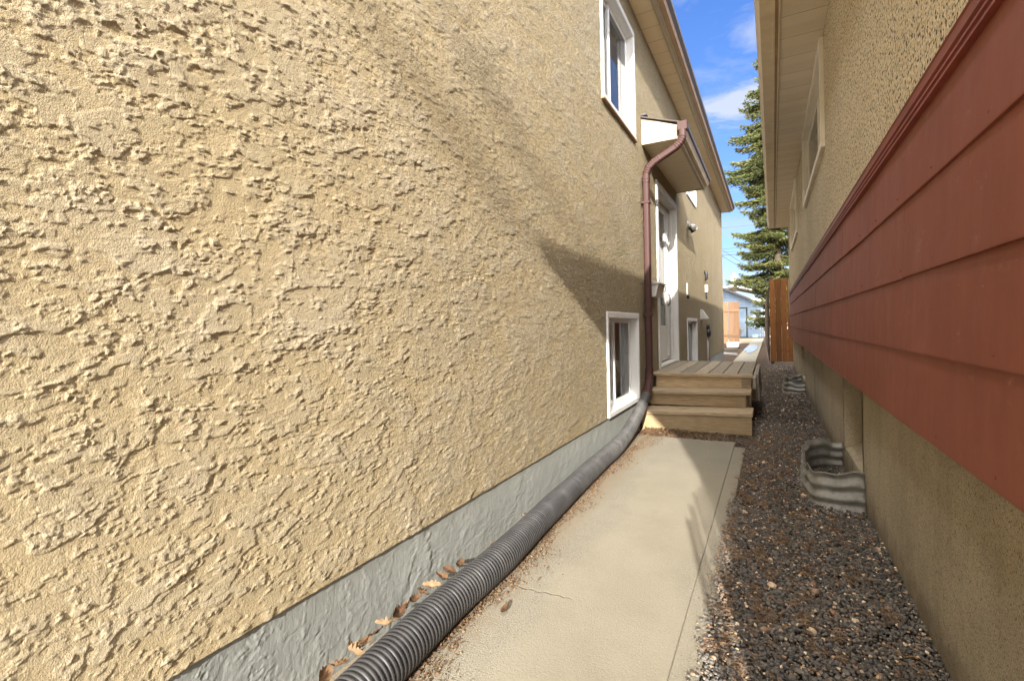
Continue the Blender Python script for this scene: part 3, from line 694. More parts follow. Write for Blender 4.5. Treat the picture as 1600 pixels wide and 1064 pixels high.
MB().tube([(WL + .022, 11.58, .69), (WL + .022, 11.58, .55)], .016, 8).build('conduit', 'black', t, True)
t = thing('thermometer', 'white narrow thermometer strip on the sunlit stucco above far basement window', 'thermometer', (WL, 8.83, .6))
MB().box(WL, WL + .014, 8.80, 8.87, .50, .70, .004).build('strip', 'white', t)
MB().tube([(WL + .02, 8.835, .44), (WL + .02, 8.835, .50)], .022, 8).build('bulb', 'black', t, True)
t = thing('dryer_vent', 'grey hooded dryer vent above and right of the far basement window', 'vent', (WL, 10.7, .16))
e = MB(); e.box(WL, WL + .012, 10.58, 10.84, .06, .30, .003); e.build('flange', 'greymetal', t)
e = MB(); e.prism([(WL + .012, .29), (WL + .03, .29), (WL + .15, .11), (WL + .135, .10), (WL + .012, .10)], 'y', 10.60, 10.82); e.build('hood', 'greymetal', t)
t = thing('gas_regulator', 'dark round regulator with thin riser pipe low on the shaded stucco', 'regulator', (WL, 11.4, G))
e = MB(); e.tube([(WL + .03, 11.4, -.2), (WL + .05, 11.4, -.2), (WL + .06, 11.4, -.2), (WL + .10, 11.4, -.2), (WL + .12, 11.4, -.2)], [.05, .09, .095, .085, .03], 16); e.build('regulator_body', 'black', t, True)
e = MB(); e.tube([(WL + .06, 11.4, -.13), (WL + .06, 11.4, -.02)], .035, 10); e.build('cap', 'black', t, True)
e = MB(); e.tube([(WL + .05, 11.4, -.28), (WL + .05, 11.4, G - .02)], .016, 8); e.build('riser', 'greymetal', t, True)

# ================================================================== DRAIN PIPE
ctrl = [(-1.035, .35, G + .069), (-1.045, .78, G + .069), (-1.062, 1.083, G + .069), (-1.085, 1.485, G + .069), (-1.091, 1.952, G + .066), (-1.129, 2.664, G + .066), (-1.161, 3.479, G + .066), (-1.170, 4.10, G + .075), (-1.165, 4.49, -.965), (-1.160, 4.81, -.868), (-1.165, 5.06, -.80), (xw + .010, yd - .22, -.755)]
cp = catmull(ctrl, .0022); rad = []; s = 0
for i, p in enumerate(cp):
    if i: s += (p - cp[i - 1]).length
    ph = (s / .0190) % 1.0
    corr = .5 + .5 * math.tanh(5.5 * (math.cos((ph - .37) * 2 * math.pi) + .05))
    y = p.y; R0 = .0695 if y < 3.9 else .0695 + (y - 3.9) / 1.3 * (.050 - .0695)
    rad.append(R0 - .0072 * (1 - corr) + .0012 * math.sin(s * 9))
e = MB(); e.tube(cp, rad, 36, cap=False); po = e.build('drain_pipe', 'pipe', None, True)
tag(po, 'black corrugated drain pipe lying on the path along the house wall', 'drain pipe')

# ================================================================== STEPS
t = thing('wooden_steps', 'weathered wooden deck with two steps at the side door', 'steps', (-.7, 6.5, G))
bx0, bx1 = -1.245, -.178
nb = 7; wb = (bx1 - bx0) / nb
for k in range(nb):
    a = bx0 + k * wb
    MB().box(a + .004, a + wb - .005, 5.975 + random.uniform(-.002, .002), 7.93, DZ - .034, DZ + random.uniform(-.001, .001), .005).build('deck_board', 'deck', t)
MB().box(bx0, bx1 + .004, 5.935, 5.971, DZ - .040, DZ - .001, .005).build('nosing', 'tread', t)
MB().box(bx0 + .03, -.286, 5.985, 6.02, DZ - .19, DZ - .042, .003).build('riser', 'riser', t)
MB().box(-.285, bx1 - .02, 6.02, 6.11, G, DZ - .036, .004).build('post', 'tread', t)
MB().box(-.245, bx1 - .006, 7.82, 7.90, G, DZ - .036, .004).build('post', 'tread', t)
MB().box(bx1 - .004, bx1 + .03, 6.04, 7.92, DZ - .17, DZ - .045, .003).build('rim_board', 'deck', t)
MB().box(bx0 + .01, bx0 + .05, 6.04, 7.92, DZ - .17, DZ - .042, .003).build('rim_board', 'deck', t)
MB().box(bx0 + .05, bx1 - .01, 7.88, 7.92, DZ - .17, DZ - .042, .003).build('rim_board', 'deck', t)
def tilt(k, x0=-.2): return lambda x, y, z: (x, y, z + (x - x0) * k)
for k in range(nb):
    for yq in (6.04, 6.09, 7.84, 7.88):
        xq = bx0 + (k + (.25 if yq in (6.04, 7.88) else .72)) * wb
        MB().tube([(xq, yq, DZ - .004), (xq, yq, DZ + .0012)], .0055, 8).build('screw', 'black', t)
z2 = -.715; z1 = -.88
MB().box(-1.235, -.184, 5.60, 5.99, z2 - .037, z2, .005, fn=tilt(.020)).build('tread', 'tread', t)
MB().box(-1.232, -.235, 5.64, 5.675, z1 + .002, z2 - .040, .003, fn=tilt(.020)).build('riser', 'riser', t)
MB().box(-1.245, -.163, 5.295, 5.66, z1 - .040, z1, .005, fn=tilt(.032)).build('tread', 'tread', t)
MB().box(-1.24, -.172, 5.315, 5.352, G - .005, z1 - .043, .003, fn=tilt(.02)).build('riser', 'riser', t)
for x in (-1.22, -.7, -.262):
    MB().prism([(5.36, G - .02), (5.98, G - .02), (5.98, DZ - .2), (5.72, z2 - .06), (5.72, z1 - .065), (5.36, z1 - .065)], 'x', x, x + .038).build('stringer', 'tread', t)
e = MB(); e.box(-.140, -.112, 6.25, 7.55, DZ - .33, DZ - .03, .004, fn=lambda x, y, z: (x + (z + .9) * -.05, y, z + (y - 6.25) * .02)); tag(e.build('loose_plank', 'oldwood'), 'loose weathered plank leaning against the side of the wooden deck', 'plank')

# ================================================================== RIGHT HOUSE
RX = .423; SX = .4025; FX = .475; RY0, RY1 = .10, 13.25
rh = thing('neighbour_house', 'neighbouring house with dark red lap siding below tan pebbled stucco, right of the path', 'house', (FX, 6, G))
def panel_wall(name, X0, X1, y0, y1, z0, z1, holes, mat, parent):
    ys = sorted({y0, y1, *[h[0] for h in holes], *[h[1] for h in holes]}); zs = sorted({z0, z1, *[h[2] for h in holes], *[h[3] for h in holes]})
    b = MB()
    for i in range(len(ys) - 1):
        for j in range(len(zs) - 1):
            ym, zm = (ys[i] + ys[i + 1]) / 2, (zs[j] + zs[j + 1]) / 2
            if any(h[0] < ym < h[1] and h[2] < zm < h[3] for h in holes): continue
            for X in (X0,):
                b.add([(X, ys[i], zs[j]), (X, ys[i + 1], zs[j]), (X, ys[i + 1], zs[j + 1]), (X, ys[i], zs[j + 1])], [(0, 1, 2, 3)])
    for h in holes:
        b.box(X0, X1, h[0] - .03, h[0], h[2] - .03, h[3] + .03); b.box(X0 , X1, h[1], h[1] + .03, h[2] - .03, h[3] + .03)
    b.add([(X0, y1, z0), (X1 + 7, y1, z0), (X1 + 7, y1, z1), (X0, y1, z1)], [(0, 1, 2, 3)])
    b.add([(X0, y0, z0), (X1 + 7, y0, z0), (X1 + 7, y0, z1), (X0, y0, z1)], [(0, 1, 2, 3)])
    return b.build(name, mat, parent)
SOF = 2.324
RW = (4.72, 7.18, 1.42, SOF - .004); RW2 = (9.05, 11.4, 1.42, SOF - .004)
panel_wall('wall', RX, RX + .2, RY0, RY1, .60, SOF, [(h[0] + .03, h[1] - .03, h[2] + .03, h[3] - .03) for h in (RW, RW2)], 'dash', rh)
FW = (3.54, 4.36, -.93, -.33); FW2 = (8.95, 9.80, -.93, -.33)
panel_wall('foundation', FX, FX + .13, RY0, RY1, G - .05, -.30, [FW, FW2], 'found_r', rh)
for h in (FW, FW2):
    e = MB(); e.prism([(FX + .002, h[2] - .03), (FX + .002, h[2] - .012), (FX + .12, h[2] + .035), (FX + .12, h[2] - .03)], 'y', h[0], h[1]); wn = e.build('basement_window', 'found_r', rh)
    e = MB(); X = FX + .115
    e.box(X, X + .03, h[0], h[1], h[2] + .03, h[2] + .07); e.box(X, X + .03, h[0], h[0] + .04, h[2] + .07, -.30); e.box(X, X + .03, h[1] - .04, h[1], h[2] + .07, -.30); e.build('frame', 'greymetal', wn)
    MB().add([(X + .012, h[0], h[2]), (X + .012, h[1], h[2]), (X + .012, h[1], -.3), (X + .012, h[0], -.3)], [(0, 1, 2, 3)]).build('pane', 'glass', wn)
    MB().box(X + .03, X + .05, h[0] - .03, h[1] + .03, h[2], -.3).build('backing', 'dark', wn)
MB().add([(SX + .02, RY0, -.345), (FX + .02, RY0, -.345), (FX + .02, RY1, -.345), (SX + .02, RY1, -.345)], [(0, 1, 2, 3)]).build('sill_plate', 'red_trim', rh)
# siding: four lapped boards
ed = [-.355, -.104, .141, .394, .612]
sdg = MB(); SE = 12.62; RS = random.Random(4)
for k in range(4):
    z0_, z1_ = ed[k], ed[k + 1] + .012
    cuts = [RY0, 3.05 + [.0, 1.3, -.95, .6][k], 6.7 + [.0, 1.3, -.95, .6][k], 10.36 + [.0, 1.3, -.95, .6][k], SE]
    for c0, c1 in zip(cuts[:-1], cuts[1:]):
        n = 16; ys = np.linspace(c0 + .0012, c1 - .0012, n); vs = []; off = RS.uniform(-.0012, .0012); dz = RS.uniform(-.002, .002)
        for y in ys:
            wv = off + .0014 * math.sin(y * 1.9 + k) + .0010 * math.sin(y * 5.1 + 2 * k)
            vs += [(SX + wv + .013, y, z0_ + dz), (SX + wv, y, z0_ + dz + .001), (SX + wv - .0006, y, z0_ + dz + .006), (SX + wv + .010, y, z1_), (SX + .02, y, z1_)]
        m_ = 5; fs_ = [(i * m_ + j, (i + 1) * m_ + j, (i + 1) * m_ + j + 1, i * m_ + j + 1) for i in range(n - 1) for j in range(m_ - 1)]
        fs_ += [tuple(range(m_)), tuple((n - 1) * m_ + j for j in range(m_))]
        sdg.add(vs, fs_)
        y = c0 + .03
        while y < c1:
            zc = z0_ + .028; sdg.tube([(SX + off - .0012, y, zc), (SX + off + .004, y, zc)], .0035, 6); y += .405
sdg.build('siding', 'siding', rh)
tr_ = MB()
tr_.prism([(SX - .0, .612), (SX - .006, .613), (SX - .006, .619), (SX - .002, .621), (SX - .003, .627), (SX - .009, .629), (SX - .009, .635), (SX - .004, .637), (SX - .005, .643), (SX - .012, .646), (SX - .014, .668), (SX - .018, .672), (SX + .03, .690), (SX + .03, .612)], 'y', RY0, SE + .02)
tr_.build('trim_moulding', 'red_trim', rh)
MB().box(SX + .004, SX + .03, SE + .001, SE + .04, -.35, .68).build('corner_board', 'cream', rh)
# service conduit at the far corner
e = MB(); e.tube([(RX - .012, RY1 - .08, 1.0), (RX - .012, RY1 - .08, -.32)], .014, 8); e.build('conduit', 'cream', rh, True)
for W_ in (RW, RW2):
    wi = window(rh, RX, W_, -1, dep=.06, trim=.075, proud=.03, split=.45, mat='frame_r', sash_w=.05)
# eave (runs very slightly out of line with the wall)
def skew(x, y, z): return (x + .0050 * (y - 4), y, z)
def wallclip(x, y, z): return (x if x > .3 else x + .0058 * (y - 4), y, z)
Y0, Y1 = -2.35, 13.72
MB().box(.113, RX - .001, Y0, Y1 - .01, SOF, SOF + .012, fn=wallclip).build('soffit', 'soffit_r', rh)
MB().box(RX + .001, RX + 6, Y0, RY0 - .0, SOF + .002, SOF + .014).build('porch_ceiling', 'soffit_r', rh)
e = MB(); e.box(.098, .112, Y0, Y1, SOF - .014, SOF + .01, .002, fn=skew); e.box(.060, .075, Y0, Y1, SOF - .005, SOF + .16, fn=skew); e.build('fascia', 'cream_r', rh)
e = MB(); e.box(.0755, .0975, Y0, Y1 - .01, SOF + .002, SOF + .1, fn=skew); e.build('soffit_channel', 'fasc_br', rh)
e = MB(); e.prism([(.059, SOF - .006), (-.028, SOF - .006), (-.040, SOF + .02), (-.062, SOF + .06), (-.062, SOF + .10), (-.054, SOF + .10), (-.054, SOF + .063), (-.034, SOF + .022), (-.022, SOF + .002), (.059, SOF + .002)], 'y', Y0, Y1, fn=skew); e.build('gutter', 'cream_r', rh)
e = MB(); e.box(.03, RX + .3, Y1 - .012, Y1 + .004, SOF - .008, SOF + .13, fn=wallclip); e.build('eave_end', 'cream_r', rh)
e = MB(); e.prism([(-.01, SOF + .115), (-.01, SOF + .135), (4.2, SOF + 1.45), (8.4, SOF + .135), (8.4, SOF + .1), (4.2, SOF + 1.40), (.5, SOF + .2)], 'y', Y0, Y1 + .01, fn=skew); e.build('roof', 'roof', rh)
MB().box(6.8, 7.4, RY0, RY1, G, SOF).build('far_wall', 'dash', rh)
# unseen porch behind the camera: panel added and cut to cast the shadow edge
e = MB(); e.prism([(-.06, 2.335), (.2085, 2.248), (.8425, 1.595), (.917, 1.147), (.965, 1.05), (.965, .72), (.85, .60), (.85, G), (1.03, G), (1.03, 1.9), (1.9, 2.335)], 'y', Y0 + .01, Y0 + .05); e.build('porch_shadow_panel', 'cream', rh)
MB().box(1.028, 6.8, Y0 + .052, Y0 + .12, G, SOF - .004).build('porch_wall', 'dash', rh)

# shrub behind the camera that dapples the path edge
sh = thing('bare_shrub', 'upright bare-stemmed shrub beside the neighbouring porch', 'shrub', (.6, -1.2, G))
e = MB(); R = random.Random(5)
for k in range(6):
    x0_ = .230 + .040 * k + R.uniform(-.004, .004); yb = R.uniform(-1.5, -1.0); kk = -yb / 4.4; x = x0_ + kk
    ztop = 1.62 * kk + (.005 + (x0_ - .221) * 1.7 if k else .02) - R.uniform(0, .05); p0 = Vector((x, yb, G)); rr0 = R.uniform(.010, .014)
    pts = [p0, p0 + Vector((R.uniform(-.012, .012), 0, (ztop - G) * .5)), Vector((x + R.uniform(-.012, .012), yb + R.uniform(-.04, .04), ztop))]
    e.tube(catmull(pts, .1), [rr0] * len(catmull(pts, .1)), 6)
    if k % 3 == 0: e.tube([(x, yb, .1 + .02 * k), (x + R.uniform(.04, .09), yb + .02, .16 + .02 * k)], [.006, .003], 5)
for k in range(5):
    e.tube([(.60, -1.3, -.55 + k * .02), (.74, -1.25, -.62 - k * .11)], .008, 5)
e.build('stem', 'bark', sh)

# ================================================================== WINDOW WELLS
def well(name, label, y0, y1, xo, squash, seed, full=True):
    R = random.Random(seed)
    path = [(FX - .004, y0), (FX - .09, y0 + .005), (xo + .07, y0 + .02), (xo + .02, y0 + .06), (xo - .005, y0 + .22), (xo - .01, (y0 + y1) / 2), (xo + .0, y1 - .28), (xo + .06, y1 - .12), (xo + .14, y1 - .04), (FX - .08, y1), (FX - .004, y1)]
    pp = catmull([(p[0], p[1], 0) for p in path], .012)
    rows = 34; zt = -.905; zb = G - .03; vs = []; n = len(pp)
    for i, p in enumerate(pp):
        q = i / (n - 1); t = (pp[min(i + 1, n - 1)] - pp[max(i - 1, 0)]).normalized(); nr = Vector((t.y, -t.x, 0))
        dent = (.012 * math.sin(q * 23 + seed) + .008 * math.sin(q * 51)) * squash
        top = zt + dent + .012 * math.sin(q * 9 + seed) * squash - (.02 * squash if .3 < q < .6 else 0)
        for j in range(rows + 1):
            f_ = j / rows; z = top + (zb - top) * f_
            cor = .0105 * math.cos(f_ * 2 * math.pi * 3.1)
            off = nr * (-(cor) + (.02 * f_ * squash if True else 0) * -1)
            pz = Vector((p.x, p.y, z)) + off
            pz.x = min(pz.x, FX - .003); vs.append(pz)
    e = MB(); m_ = rows + 1
    e.add(vs, [(i * m_ + j, (i + 1) * m_ + j, (i + 1) * m_ + j + 1, i * m_ + j + 1) for i in range(n - 1) for j in range(rows)], .5)
    o = e.build(name, 'galv', None, True)
    md = o.modifiers.new('thick', 'SOLIDIFY'); md.thickness = .003; md.offset = 0
    return tag(o, label, 'window well', 'corrugated window wells along the foundation')
well('window_well', 'nearer corrugated galvanised window well against the foundation, bent rim', 3.45, 4.42, .205, 1.0, 1)
well('window_well', 'farther small corrugated window well, beyond the wooden steps', 8.80, 9.72, .205, 1.6, 4)

# ================================================================== GRAVEL, NEEDLES, LEAVES
t_ = (1 + 5 ** .5) / 2
ICO = np.array([(-1, t_, 0), (1, t_, 0), (-1, -t_, 0), (1, -t_, 0), (0, -1, t_), (0, 1, t_), (0, -1, -t_), (0, 1, -t_), (t_, 0, -1), (t_, 0, 1), (-t_, 0, -1), (-t_, 0, 1)]) / math.sqrt(1 + t_ * t_)
IF = np.array([(0, 11, 5), (0, 5, 1), (0, 1, 7), (0, 7, 10), (0, 10, 11), (1, 5, 9), (5, 11, 4), (11, 10, 2), (10, 7, 6), (7, 1, 8), (3, 9, 4), (3, 4, 2), (3, 2, 6), (3, 6, 8), (3, 8, 9), (4, 9, 5), (2, 4, 11), (6, 2, 10), (8, 6, 7), (9, 8, 1)])
def rotm(n):
    q = rng.standard_normal((n, 4)); q /= np.linalg.norm(q, axis=1)[:, None]; w_, x, y, z = q.T
    return np.stack([1 - 2 * (y * y + z * z), 2 * (x * y - z * w_), 2 * (x * z + y * w_), 2 * (x * y + z * w_), 1 - 2 * (x * x + z * z), 2 * (y * z - x * w_), 2 * (x * z - y * w_), 2 * (y * z + x * w_), 1 - 2 * (x * x + y * y)], -1).reshape(n, 3, 3)
def pebbles(P, size, rnd, flat=.7):
    n = len(P); V = ICO[None] * (1 + .25 * rng.standard_normal((n, 12, 1)).clip(-1, 1))
    V = V * (size[:, None] * rng.uniform(.6, 1.25, (n, 3)))[:, None, :]
    V = np.einsum('nij,nkj->nki', rotm(n), V); V[..., 2] *= flat
    V = V + P[:, None, :]; Fc = IF[None] + (np.arange(n) * 12)[:, None, None]
    return V.reshape(-1, 3), Fc.reshape(-1, 3), np.repeat(rnd, 12)
def grav(n, x0, x1, y0, y1, smin, smax, layers=.012, lighten=0):
    x = rng.uniform(x0, x1, n); y = rng.uniform(y0, y1, n)
    rise = .012 * np.clip((x - .1) / .4, 0, 1) + .006 * np.sin(x * 9) * np.sin(y * 4)
    z = G - .020 + rise + rng.uniform(-.004, layers, n)
    s = rng.uniform(smin, smax, n) ** 1.0; big = rng.random(n) < .035; s = np.where(big, s * rng.uniform(1.5, 2.3, n), s); s = np.where(rng.random(n) < .3, s * .6, s)
    rn = rng.beta(1.6, 2.4, n); rn = np.where(rng.random(n) < .11, rng.uniform(.78, 1, n), rn * .75)
    return np.stack([x, y, z], -1), s, rn
parts = [grav(30000, -.212, FX, .75, 3.3, .0042, .0088), grav(15000, -.212, FX, 3.3, 6.2, .005, .0092), grav(9000, -.17, FX, 6.2, 14.5, .006, .014), grav(2600, -1.2, -.2, 4.95, 5.6, .005, .009), grav(2500, -1.2, -.95, 8, 15, .006, .014)]
P_ = np.concatenate([p[0] for p in parts]); S_ = np.concatenate([p[1] for p in parts]); R_ = np.concatenate([p[2] for p in parts])
P_[:, 0] = np.minimum(P_[:, 0], FX - .004)
V, Fc, r = pebbles(P_, S_, R_)
o = fast_mesh('gravel', V, Fc, 'gravel', None, True, {'rnd': r}); tag(o, 'dark grey gravel strip between path and neighbouring foundation', 'gravel', None, 'stuff')
# pale stones spilling over the path edge
x = rng.normal(-.205, .022, 900); y = rng.uniform(.9, 3.4, 900)
V, Fc, r = pebbles(np.stack([x, y, np.full(900, G + .002)], -1), rng.uniform(.003, .010, 900), rng.uniform(.15, .9, 900), .6)
tag(fast_mesh('pebbles', V, Fc, 'gravel', None, True, {'rnd': r}), 'pale pebbles spilled along the right edge of the concrete path', 'pebbles', None, 'stuff')
def sticks(n, px, py, pz, lmin, lmax, wd, tiltz=.18, bend=.25):
    a = rng.uniform(0, 2 * math.pi, n); L_ = rng.uniform(lmin, lmax, n); dz = rng.normal(0, tiltz, n)
    d = np.stack([np.cos(a), np.sin(a), dz], -1); sd = np.stack([-np.sin(a), np.cos(a), np.zeros(n)], -1)
    C_ = np.stack([px, py, pz], -1); V = []
    W = wd * rng.uniform(.6, 1.4, n)
    for q, k in ((-.5, .6), (0, 1), (.5, .5)):
        cen = C_ + d * (L_ * q)[:, None] + sd * (L_ * bend * (q * q) * rng.choice([-1, 1], n))[:, None]
        V += [cen + sd * (W * k)[:, None], cen - sd * (W * k)[:, None], cen + np.array([0, 0, 1]) * (W * k * 1.2)[:, None]]
    V = np.stack(V, 1); Fl = []
    for s_i in (0, 3):
        Fl += [(s_i, s_i + 3, s_i + 5, s_i + 2), (s_i + 2, s_i + 5, s_i + 4, s_i + 1)]
    Fl = np.array(Fl)[None] + (np.arange(n) * 9)[:, None, None]
    return V.reshape(-1, 3), Fl.reshape(-1, 4), np.repeat(rng.random(n), 9)
def clump(n, x0, x1, y0, y1, thr):
    xs, ys = [], []
    while len(xs) < n:
        x = rng.uniform(x0, x1, 4000); y = rng.uniform(y0, y1, 4000)
        v = n_big[((y * .35 / PIX).astype(int)) % NP, ((x * .9 / PIX).astype(int)) % NP] + .5 * n_mid[((y * .6 / PIX).astype(int)) % NP, ((x * .6 / PIX).astype(int)) % NP] - 2.0 * (x + .2).clip(0, 1)
        k = v > thr; xs += list(x[k]); ys += list(y[k])
    return np.array(xs[:n]), np.array(ys[:n])
xa_, ya_ = clump(7000, -.24, .45, 1.0, 5.5, .45); xb_, yb_ = clump(4000, -.2, .45, 5.5, 14, -.8)
xc_, yc_ = clump(1100, -.24, .45, .9, 5.5, -3)
xd = rng.uniform(-1.2, -.3, 700); yd_ = rng.uniform(4.9, 5.5, 700)
X_ = np.concatenate([xa_, xb_, xc_, xd]); Y_ = np.concatenate([ya_, yb_, yc_, yd_]); Z_ = G - .002 + rng.uniform(-.006, .012, len(X_)) + .012 * np.clip((X_ - .1) / .4, 0, 1)
V, Fc, r = sticks(len(X_), X_, Y_, Z_, .015, .05, .0008)
tag(fast_mesh('needle_litter', V, Fc, 'needle', None, False, {'rnd': r}), 'dry brown needles scattered over the gravel', 'needles', None, 'stuff')
# twigs one can tell apart
tw = [((.075, 1.57), .19, -.85, 'straight pale twig at the bottom edge of the gravel'), ((.10, 2.25), .14, -.25, 'curved dark twig in the middle of the gravel'), ((.22, 1.66), .09, -.7, 'short straw stalk near the foundation on the gravel'),
      ((.0, 2.75), .16, -1.2, 'thin brown twig below the nearer window well'), ((.05, 4.6), .22, .6, 'long forked twig beside the path end near the steps'), ((.36, 2.0), .10, -.35, 'thin grey twig close to the foundation')]
for (cx, cy), ln, an, lb in tw:
    e = MB(); n = 7; pts = [(cx + math.cos(an) * ln * (k / n - .5), cy + math.sin(an) * ln * (k / n - .5) + .012 * math.sin(k * 1.3), G + .012 + .004 * math.sin(k)) for k in range(n + 1)]
    e.tube(pts, [.0028 - .0002 * k for k in range(n + 1)], 6)
    if ln > .15: e.tube([pts[4], (pts[4][0] + .05, pts[4][1] + .05, G + .018)], [.0018, .001], 5)
    tag(e.build('twig', 'needle', None, True), lb, 'twig')
# debris chips along the house wall and pipe
def chips(n, P, smin, smax):
    a = rng.uniform(0, 6.28, n); s = rng.uniform(smin, smax, n); tz = rng.normal(0, .5, n)
    u = np.stack([np.cos(a), np.sin(a), tz * .6], -1); v = np.stack([-np.sin(a), np.cos(a), rng.normal(0, .5, n)], -1)
    K = [(-1, -.5), (1, -.6), (1.1, .5), (-.7, .6)]
    V = np.stack([P + u * (s * k[0])[:, None] + v * (s * k[1])[:, None] for k in K], 1)
    return V.reshape(-1, 3), (np.arange(n * 4).reshape(n, 4)), np.repeat(rng.random(n), 4)
ny = 6500; yy = rng.uniform(.5, 5.3, ny) ; pxc = np.interp(yy, [p[1] for p in ctrl], [p[0] for p in ctrl])
side = rng.random(ny) < .68; off = np.where(side, .045 + np.abs(rng.normal(0, .045, ny)) * (1 + .5 * np.sin(yy * 7)) * np.interp(yy, [0, 3.8, 5], [1, 1, 2.6]), -.085 + rng.normal(0, .02, ny))
xx = np.clip(pxc + off, WL + .004, -.3); PP = np.stack([xx, yy, G + .004 + rng.uniform(0, .006, ny) + np.where(side, 0, .012)], -1)
V, Fc, r = chips(ny, PP, .0015, .006)
tag(fast_mesh('leaf_crumbs', V, Fc, 'leaf', None, False, {'rnd': r}), 'crumbled dry leaf litter along both sides of the black pipe', 'leaf litter', None, 'stuff')
nq = 3600; yy = rng.uniform(4.92, 5.33, nq); xx = rng.uniform(-1.2, -.25, nq); k = rng.random(nq) < np.interp(xx, [-1.2, -.8, -.25], [1, .8, .12]); xx, yy = xx[k], yy[k]
V, Fc, r = chips(len(xx), np.stack([xx, yy, G + rng.uniform(-.01, .012, len(xx))], -1), .003, .011)
tag(fast_mesh('bark_litter', V, Fc, 'leaf', None, False, {'rnd': r}), 'pale leaf and bark litter at the foot of the steps', 'leaf litter', None, 'stuff')
# gravel-side chips
nq = 1300; yy = rng.uniform(1, 12, nq) ; xx = rng.uniform(-.22, .45, nq)
V, Fc, r = chips(nq, np.stack([xx, yy, G + rng.uniform(-.004, .012, nq)], -1), .003, .009)
tag(fast_mesh('leaf_flakes', V, Fc, 'leaf', None, False, {'rnd': r}), 'dry leaf flakes scattered over the dark gravel', 'leaf litter', None, 'stuff')
def leaf(cx, cy, cz, size, seed, lb):
    R = random.Random(seed); a = R.uniform(0, 6.28); cu = R.uniform(.6, 1.6); tw_ = R.uniform(-1, 1); pit = R.uniform(-.9, .9)
    nu, nv = 12, 8; vs = []
    for i in range(nu + 1):
        u = i / nu * 2 - 1; wdt = (1 - abs(u) ** 2.2) ** .7 * .45 * (1 + .25 * math.sin(i * 2.6 + seed))
        for j in range(nv + 1):
            v = (j / nv * 2 - 1) * wdt
            x, y, z = u, v, cu * v * v * 1.6 + .35 * cu * u * u + .06 * math.sin(7 * u + 5 * v + seed) + tw_ * u * v * .8 + .05 * math.sin(13 * v + seed)
            y_, z_ = y * math.cos(pit) - z * math.sin(pit), y * math.sin(pit) + z * math.cos(pit)
            vs.append((cx + size * (x * math.cos(a) - y_ * math.sin(a)), cy + size * (x * math.sin(a) + y_ * math.cos(a)), cz + size * z_ * .8))
    mn = min(v[2] for v in vs); vs = [(max(v[0], WL + .003), v[1], v[2] + max(0, G + .001 - mn)) for v in vs]; e = MB(); m_ = nv + 1
    e.add(vs, [(i * m_ + j, (i + 1) * m_ + j, (i + 1) * m_ + j + 1, i * m_ + j + 1) for i in range(nu) for j in range(nv)], R.random())
    return tag(e.build('dry_leaf', 'leaf', None, True), lb, 'leaf', 'dry leaves caught between pipe and wall')
for k, yv in enumerate([.98, 1.04, 1.10, 1.15, 1.21, 1.26, 1.32, 1.37, 1.42, 1.47, 1.53, 1.60, 1.66, 1.72, 2.05, 2.42, 2.95, 3.5]):
    xc = np.interp(yv, [p[1] for p in ctrl], [p[0] for p in ctrl]) - .095
    LW = ['nearest', 'second nearest', 'third nearest', 'fourth', 'fifth', 'sixth', 'seventh', 'eighth', 'ninth', 'tenth', 'eleventh', 'twelfth', 'thirteenth', 'fourteenth', 'fifteenth', 'sixteenth', 'seventeenth', 'farthest']; leaf(max(xc, WL + .035), yv, G + (.105 if yv < 1.75 else .055), random.Random(k).uniform(.028, .045), k, LW[k] + ' dry leaf of the row between the black pipe and the grey foundation')
o = leaf(-.925, 1.66, G + .01, .035, 77, 'curled dry leaf lying on the concrete on the path side of the black pipe')
if 'group' in o: del o['group']

# ================================================================== FENCES
t = thing('fence_panel', 'tall brown cedar fence panel standing at the far corner of the neighbouring house', 'fence', (.25, 14.8, G))
fx0, fx1 = .0, .545; n = 4; wbd = (fx1 - fx0) / n
for k in range(n):
    a = fx0 + k * wbd
    MB().box(a + .004, a + wbd - .004, 14.78, 14.80, G + .06, 1.155 + random.uniform(-.012, .012), .003).build('board', 'cedar', t)
for z in (-.8, .75): MB().box(fx0 + .03, fx1 + .2, 14.803, 14.85, z, z + .09).build('rail', 'cedar', t)
MB().box(fx0 + .005, fx0 + .09, 14.855, 14.94, G, 1.22).build('post', 'bark', t)
t = thing('cedar_fence', 'sunlit pale cedar board fence with gaps beyond the stucco house', 'fence', (-2.5, 25, G))
for k in range(16):
    a = -4.9 + k * .228
    MB().box(a, a + (.20 if k % 2 else .213), 25.0, 25.03, -.93 + random.uniform(-.02, .02), .985 + random.uniform(-.02, .03), .004).build('board', 'cedar_l', t)
for z in (-.6, .55): MB().box(-5, -1.28, 24.955, 24.995, z, z + .1).build('rail', 'cedar_l', t)
MB().box(-1.36, -1.26, 25.035, 25.13, G, 1.0).build('post', 'cedar_l', t)
tag(MB().box(-1.75, -1.25, 24.2, 24.7, G, -.86, .02, fn=lambda x, y, z: (x, y, z)).build('planter_block', 'pale'), 'low grey concrete block under the pale cedar fence', 'block')
e = MB(); e.box(-1.8, -1.15, 21.0, 21.12, G + .02, G + .09, .01, fn=lambda x, y, z: (x, y + (x + 1.5) * .9, z)); tag(e.build('scrap_board', 'oldwood'), 'weathered grey scrap board lying on the soil before the cedar fence', 'board')
e = MB(); e.box(-1.7, -.98, 18.6, 18.72, G + .0, G + .07, .01, fn=lambda x, y, z: (x, y - (x + 1.3) * 1.2, z)); tag(e.build('scrap_board', 'whitewood'), 'white painted scrap board lying beside the back path', 'board')

